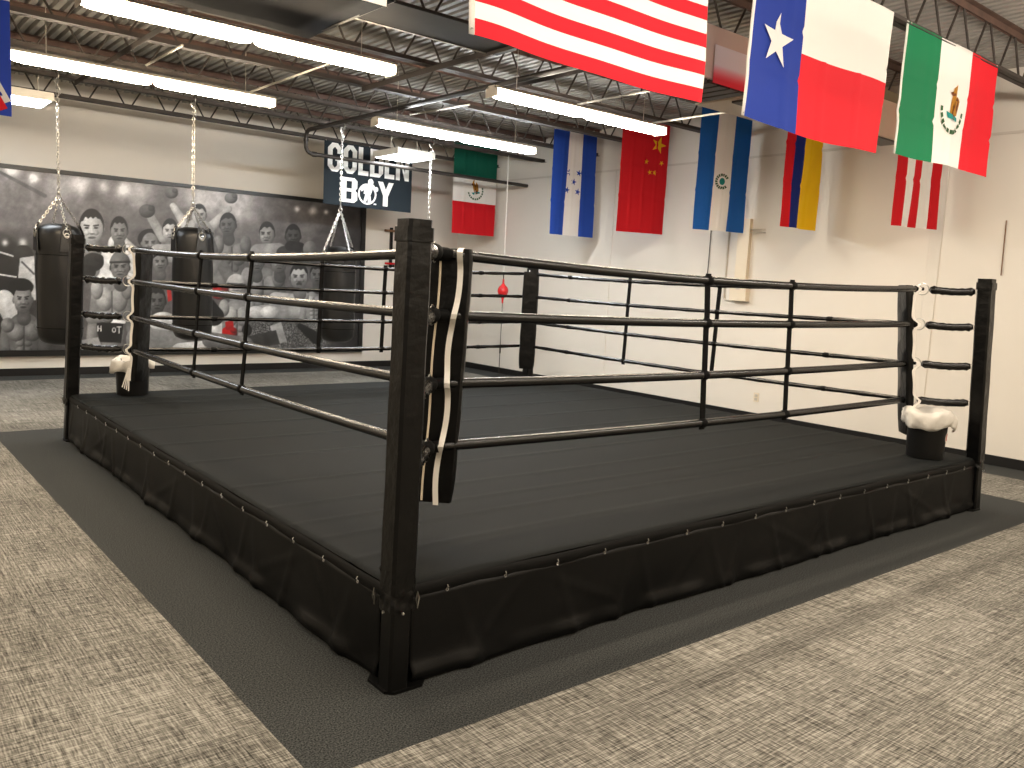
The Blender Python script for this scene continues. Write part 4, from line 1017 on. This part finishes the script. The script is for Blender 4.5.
# ------------------------------------------------------------------ heavy bags
def heavy_bag(x, y, zsw, z0, z1, label):
    t = thing('heavy_bag', label, 'punching bag', (x, y, z0), 'heavy bags hung from a joist')
    R = 0.24; pr = [(0.03, z0), (0.13, z0 + 0.008), (0.20, z0 + 0.04), (0.233, z0 + 0.10), (R, z0 + 0.2)] + [(R + 0.003 * math.sin(k * 1.7), z0 + 0.2 + (z1 - z0 - 0.32) * k / 8) for k in range(1, 9)] + [(R - 0.012, z1 - 0.05), (R - 0.06, z1 - 0.012), (0.11, z1 + 0.012), (0.02, z1 + 0.018)]
    m = MB(); m.lathe(pr, (x, y, 0), 40, wob=lambda a, z: 0.004 * math.sin(a * 4 + z * 6)); body = m.build('bag_body', M['bag'], t)
    for z in (z0 + 0.20, z1 - 0.34): m = MB(); m.ring((x, y, z), (0, 0, 1), R + 0.0015, 0.004, 40, 5); m.build('seam', M['strap'], body)
    for k in range(4):
        a = PI / 4 * (2 * k + 1) + 0.9
        dx, dy = math.cos(a), math.sin(a); tx, ty = -dy, dx
        # hanging tab, grommet and short chain
        m = MB(); vs = []
        for (u, w, r_) in ((-0.075, -0.30, R + 0.004), (0.075, -0.30, R + 0.004), (0.055, -0.08, R + 0.003), (0.035, 0.015, R - 0.03), (-0.035, 0.015, R - 0.03), (-0.055, -0.08, R + 0.003)):
            vs.append((x + dx * r_ + tx * u, y + dy * r_ + ty * u, z1 + w)); vs.append((x + dx * (r_ + 0.008) + tx * u, y + dy * (r_ + 0.008) + ty * u, z1 + w))
        fs = [(0, 2, 4, 6, 8, 10), (1, 11, 9, 7, 5, 3)] + [(2 * q, 2 * q + 1, (2 * q + 3) % 12, (2 * q + 2) % 12) for q in range(6)]
        m.add(vs, fs); tab = m.build('strap_tab', M['bag'], t)
        gp = V(x + dx * (R + 0.014), y + dy * (R + 0.014), z1 - 0.12)
        m = MB(); m.ring(gp, (dx, dy, 0), 0.026, 0.006, 18, 6); m.ring(gp + V(0, 0, 0.03), (dx, dy, 0), 0.04, 0.005, 18, 6, up=(tx, ty, 0)); m.build('grommet', M['chrome'], tab)
        m = MB(); m.chain(gp + V(0, 0, 0.06), V(x + dx * 0.012, y + dy * 0.012, zsw), 0.045, 0.0055); m.build('strap_chain', M['chrome'], t)
    m = MB(); m.ring((x, y, zsw + 0.02), (0.6, 0.8, 0), 0.025, 0.007, 16, 6); m.lathe([(0.008, zsw + 0.03), (0.016, zsw + 0.04), (0.016, zsw + 0.07), (0.008, zsw + 0.08)], (x, y, 0), 12); m.ring((x, y, zsw + 0.10), (0.8, -0.6, 0), 0.024, 0.006, 16, 6); m.build('swivel', M['chrome'], t)
    m = MB(); m.chain((x, y, zsw + 0.11), (x, y, ZB - 0.005), 0.052, 0.0062); m.build('hanging_chain', M['chrome'], t)
    m = MB(); m.chain((x + 0.03, y, ZB - 0.16), (x - 0.03, y, ZB), 0.05, 0.006); m.ring((x, y, ZB + 0.012), (1, 0, 0), 0.066, 0.007, 16, 6); m.build('chain_tail', M['chrome'], t)
heavy_bag(0.42, 8.1, 2.33, 0.65, 2.02, 'leftmost black heavy bag on a chain, beside the left ring post')
heavy_bag(1.93, 8.1, 2.36, 0.70, 2.10, 'black heavy bag on a chain, second from left in front of mural')
heavy_bag(3.97, 8.1, 2.50, 0.66, 2.00, 'black heavy bag on a chain below the navy banner')
heavy_bag(5.45, 8.1, 2.24, 0.62, 1.80, 'black heavy bag hidden behind the nearest ring post, only its chain showing')

# double end ball
t = thing('double_end_ball', 'small red ball held on cords by the right wall', 'punching ball', (6.9, 8.02, 0))
m = MB(); m.lathe([(0.004, -0.155), (0.011, -0.15), (0.014, -0.10), (0.03, -0.072), (0.055, -0.045), (0.069, -0.01), (0.069, 0.02), (0.055, 0.052), (0.03, 0.075), (0.014, 0.10), (0.011, 0.15), (0.004, 0.155)], (6.9, 8.02, 1.49), 24, Matrix.Scale(1.28, 4)); m.build('ball', M['redball'], t)
m = MB(); m.tube([V(6.9, 8.02, 1.67), V(6.9, 8.02, 1.77)], 0.008, 6); m.build('upper_hook', M['strap'], t)
m = MB(); m.tube([V(6.9, 8.02, 1.77), V(6.91, 8.06, 3.66)], 0.007, 6); m.build('upper_cord', M['lace'], t)
m = MB(); m.tube([V(6.9, 8.02, 0.01), V(6.9, 8.02, 1.30)], 0.0065, 6); m.tube([V(6.9, 8.02, 0.47), V(6.9, 8.02, 0.56)], 0.013, 8); m.lathe([(0.05, 0.0), (0.05, 0.01), (0.012, 0.02)], (6.9, 8.02, 0), 16); m.build('lower_cord', M['pipe'], t)

# wall pegs near the back corner
t = thing('wall_rack', 'narrow wall rack with wooden bar right of the mural', 'wall rack', (6.24, YB, 1.75))
m = MB(); m.box(6.22, 6.26, YB - 0.05, YB, 1.74, 2.50); m.box(6.225, 6.255, YB - 0.14, YB - 0.05, 1.80, 1.84); m.build('upright', M['steel'], t, smooth=False)
m = MB(); m.tube([V(6.08, YB - 0.07, 2.44), V(6.50, YB - 0.07, 2.44)], 0.022, 10); m.build('top_bar', M['wood'], t)
m = MB(); m.tube([V(6.08, YB - 0.11, 1.86), V(6.40, YB - 0.11, 1.86)], 0.018, 10); m.build('lower_bar', F['dred'], t)

# electrical things on the right wall
t = thing('electrical_box', 'cream electrical box with raceway on the right wall', 'electrical box', (XR, 3.98, 1.55))
m = MB(); m.box(XR - 0.09, XR, 3.86, 4.12, 1.55, 1.80); m.build('box', M['box'], t, smooth=False, bevel=0.006)
m = MB(); m.box(XR - 0.065, XR, 3.90, 4.08, 1.80, 2.62); m.build('raceway', M['box'], t, smooth=False, bevel=0.004)
m = MB(); m.box(XR - 0.094, XR - 0.088, 3.96, 4.02, 1.70, 1.72); m.build('latch', M['conduit'], t, smooth=False)
t = thing('conduit', 'thin cream conduit with elbow left of the electrical box', 'conduit', (XR - 0.012, 4.26, 1.54))
m = MB(); m.tube([V(XR - 0.012, 4.26, 3.39), V(XR - 0.012, 4.26, 1.60)] + arc((XR - 0.012, 4.26, 1.60), (0, 0, -1), (0, -1, 0), 0.05) + [V(XR - 0.012, 4.14, 1.55)], 0.012, 8); m.build('conduit_run', M['conduit'], t)
m = MB(); m.lathe([(0.018, 0), (0.018, 0.04)], (XR - 0.012, 4.26, 1.58), 10); m.build('coupling', M['conduit'], t)
t = thing('pull_cord', 'dark cord with hook hanging on wall under the blue flag with emblem', 'cord', (XR - 0.02, 4.55, 1.48))
m = MB(); m.tube([V(XR - 0.015, 4.55, 3.0), V(XR - 0.015, 4.56, 1.62)], 0.006, 6); m.build('cord', M['pipe'], t)
m = MB(); m.ring((XR - 0.02, 4.53, 1.60), (1, 0, 0), 0.03, 0.007, 14, 6); m.tube([V(XR - 0.02, 4.55, 1.57), V(XR - 0.02, 4.55, 1.50)], 0.010, 6); m.box(XR - 0.03, XR, 4.49, 4.56, 1.475, 1.49); m.build('hook', M['steel'], t)
t = thing('wall_bracket', 'small grey wall bracket beside the blue flag with emblem', 'bracket', (XR, 3.8, 2.46))
m = MB(); m.tube([V(XR, 3.98, 2.485), V(XR - 0.05, 3.97, 2.485), V(XR - 0.05, 3.72, 2.485), V(XR, 3.70, 2.485)], 0.006, 6); m.tube([V(XR, 3.98, 2.445), V(XR - 0.05, 3.97, 2.445), V(XR - 0.05, 3.72, 2.445), V(XR, 3.70, 2.445)], 0.006, 6); m.build('bracket_arm', M['conduit'], t)
t = thing('outlet_plate', 'cream outlet plate low on the right wall', 'outlet', (XR, 3.62, 0.30))
m = MB(); m.box(XR - 0.008, XR, 3.585, 3.665, 0.25, 0.37); m.build('plate', M['box'], t, smooth=False, bevel=0.003)
m = MB(); m.box(XR - 0.011, XR - 0.007, 3.605, 3.645, 0.27, 0.30); m.box(XR - 0.011, XR - 0.007, 3.605, 3.645, 0.32, 0.35); m.build('socket', M['conduit'], t, smooth=False)
m = MB(); m.tube([V(XR - 0.012, 0.84, 2.53), V(XR - 0.012, 0.83, 1.97)], 0.006, 6)
tag(m.build('wall_rod', M['wood']), 'thin brown rod on the wall above the right ring post', 'rod')

# ------------------------------------------------------------------ lights: the strip light rows go on out of view, plus an added lamp
def area(x, y, z, sx, sy, power, col, rot=(0, 0, 0)):
    l = bpy.data.lights.new('room_lamp', 'AREA'); l.shape = 'RECTANGLE'; l.size = sx; l.size_y = sy; l.energy = power; l.color = col
    o = bpy.data.objects.new('room_lamp', l); COL.objects.link(o); o.location = (x, y, z); o.rotation_euler = rot
WARM = (1.0, 0.83, 0.62)
LP = 80
def tube_lamp(x, y, z, power, col):
    for k in (-0.8, 0, 0.8):
        l = bpy.data.lights.new('room_lamp', 'POINT'); l.shadow_soft_size = 0.12; l.energy = power / 3; l.color = col
        o = bpy.data.objects.new('room_lamp', l); COL.objects.link(o); o.location = (x + k, y, z)
for (x, y) in ((-4.0, 8.35), (-4.5, 6.05), (-4.5, 3.75), (-4.5, 1.4), (1.0, 1.45), (4.5, 1.9), (-2.6, -3.8), (1.4, -3.8), (5.2, -3.8), (-1, -6.4), (4, -6.4)):  # first lamp is added, unseen at the left, to brighten the mural wall
    area(x, y, 3.36, 2.4, 0.16, LP, WARM)
for (x, p_) in ((-4.5, 80), (-1.0, 110), (2.2, 140), (5.4, 150)):
    tube_lamp(x, -1.25, 3.30, p_, (1.0, 0.89, 0.76))
w = bpy.data.worlds.new('room_world'); scene.world = w; w.use_nodes = True
w.node_tree.nodes['Background'].inputs['Color'].default_value = (1.0, 0.9, 0.78, 1); w.node_tree.nodes['Background'].inputs['Strength'].default_value = 0.02

# ------------------------------------------------------------------ camera
cd = bpy.data.cameras.new('camera'); cam = bpy.data.objects.new('camera', cd); COL.objects.link(cam)
cd.sensor_fit = 'HORIZONTAL'; cd.sensor_width = 36.0; cd.lens = FPX / 1024 * 36.0; cd.clip_start = 0.05; cd.clip_end = 100
mt = Matrix([list(r) for r in RM.tolist()]).to_4x4(); mt.translation = Vector(CAMP.tolist()); cam.matrix_world = mt
scene.camera = cam
scene.view_settings.view_transform = 'Standard'; scene.view_settings.look = 'None'; scene.view_settings.gamma = 1.0; scene.view_settings.use_curve_mapping = False
scene.view_settings.exposure = 0.0
scene.cycles.use_denoising = True
scene.cycles.max_bounces = 8; scene.cycles.diffuse_bounces = 5; scene.cycles.sample_clamp_indirect = 8.0
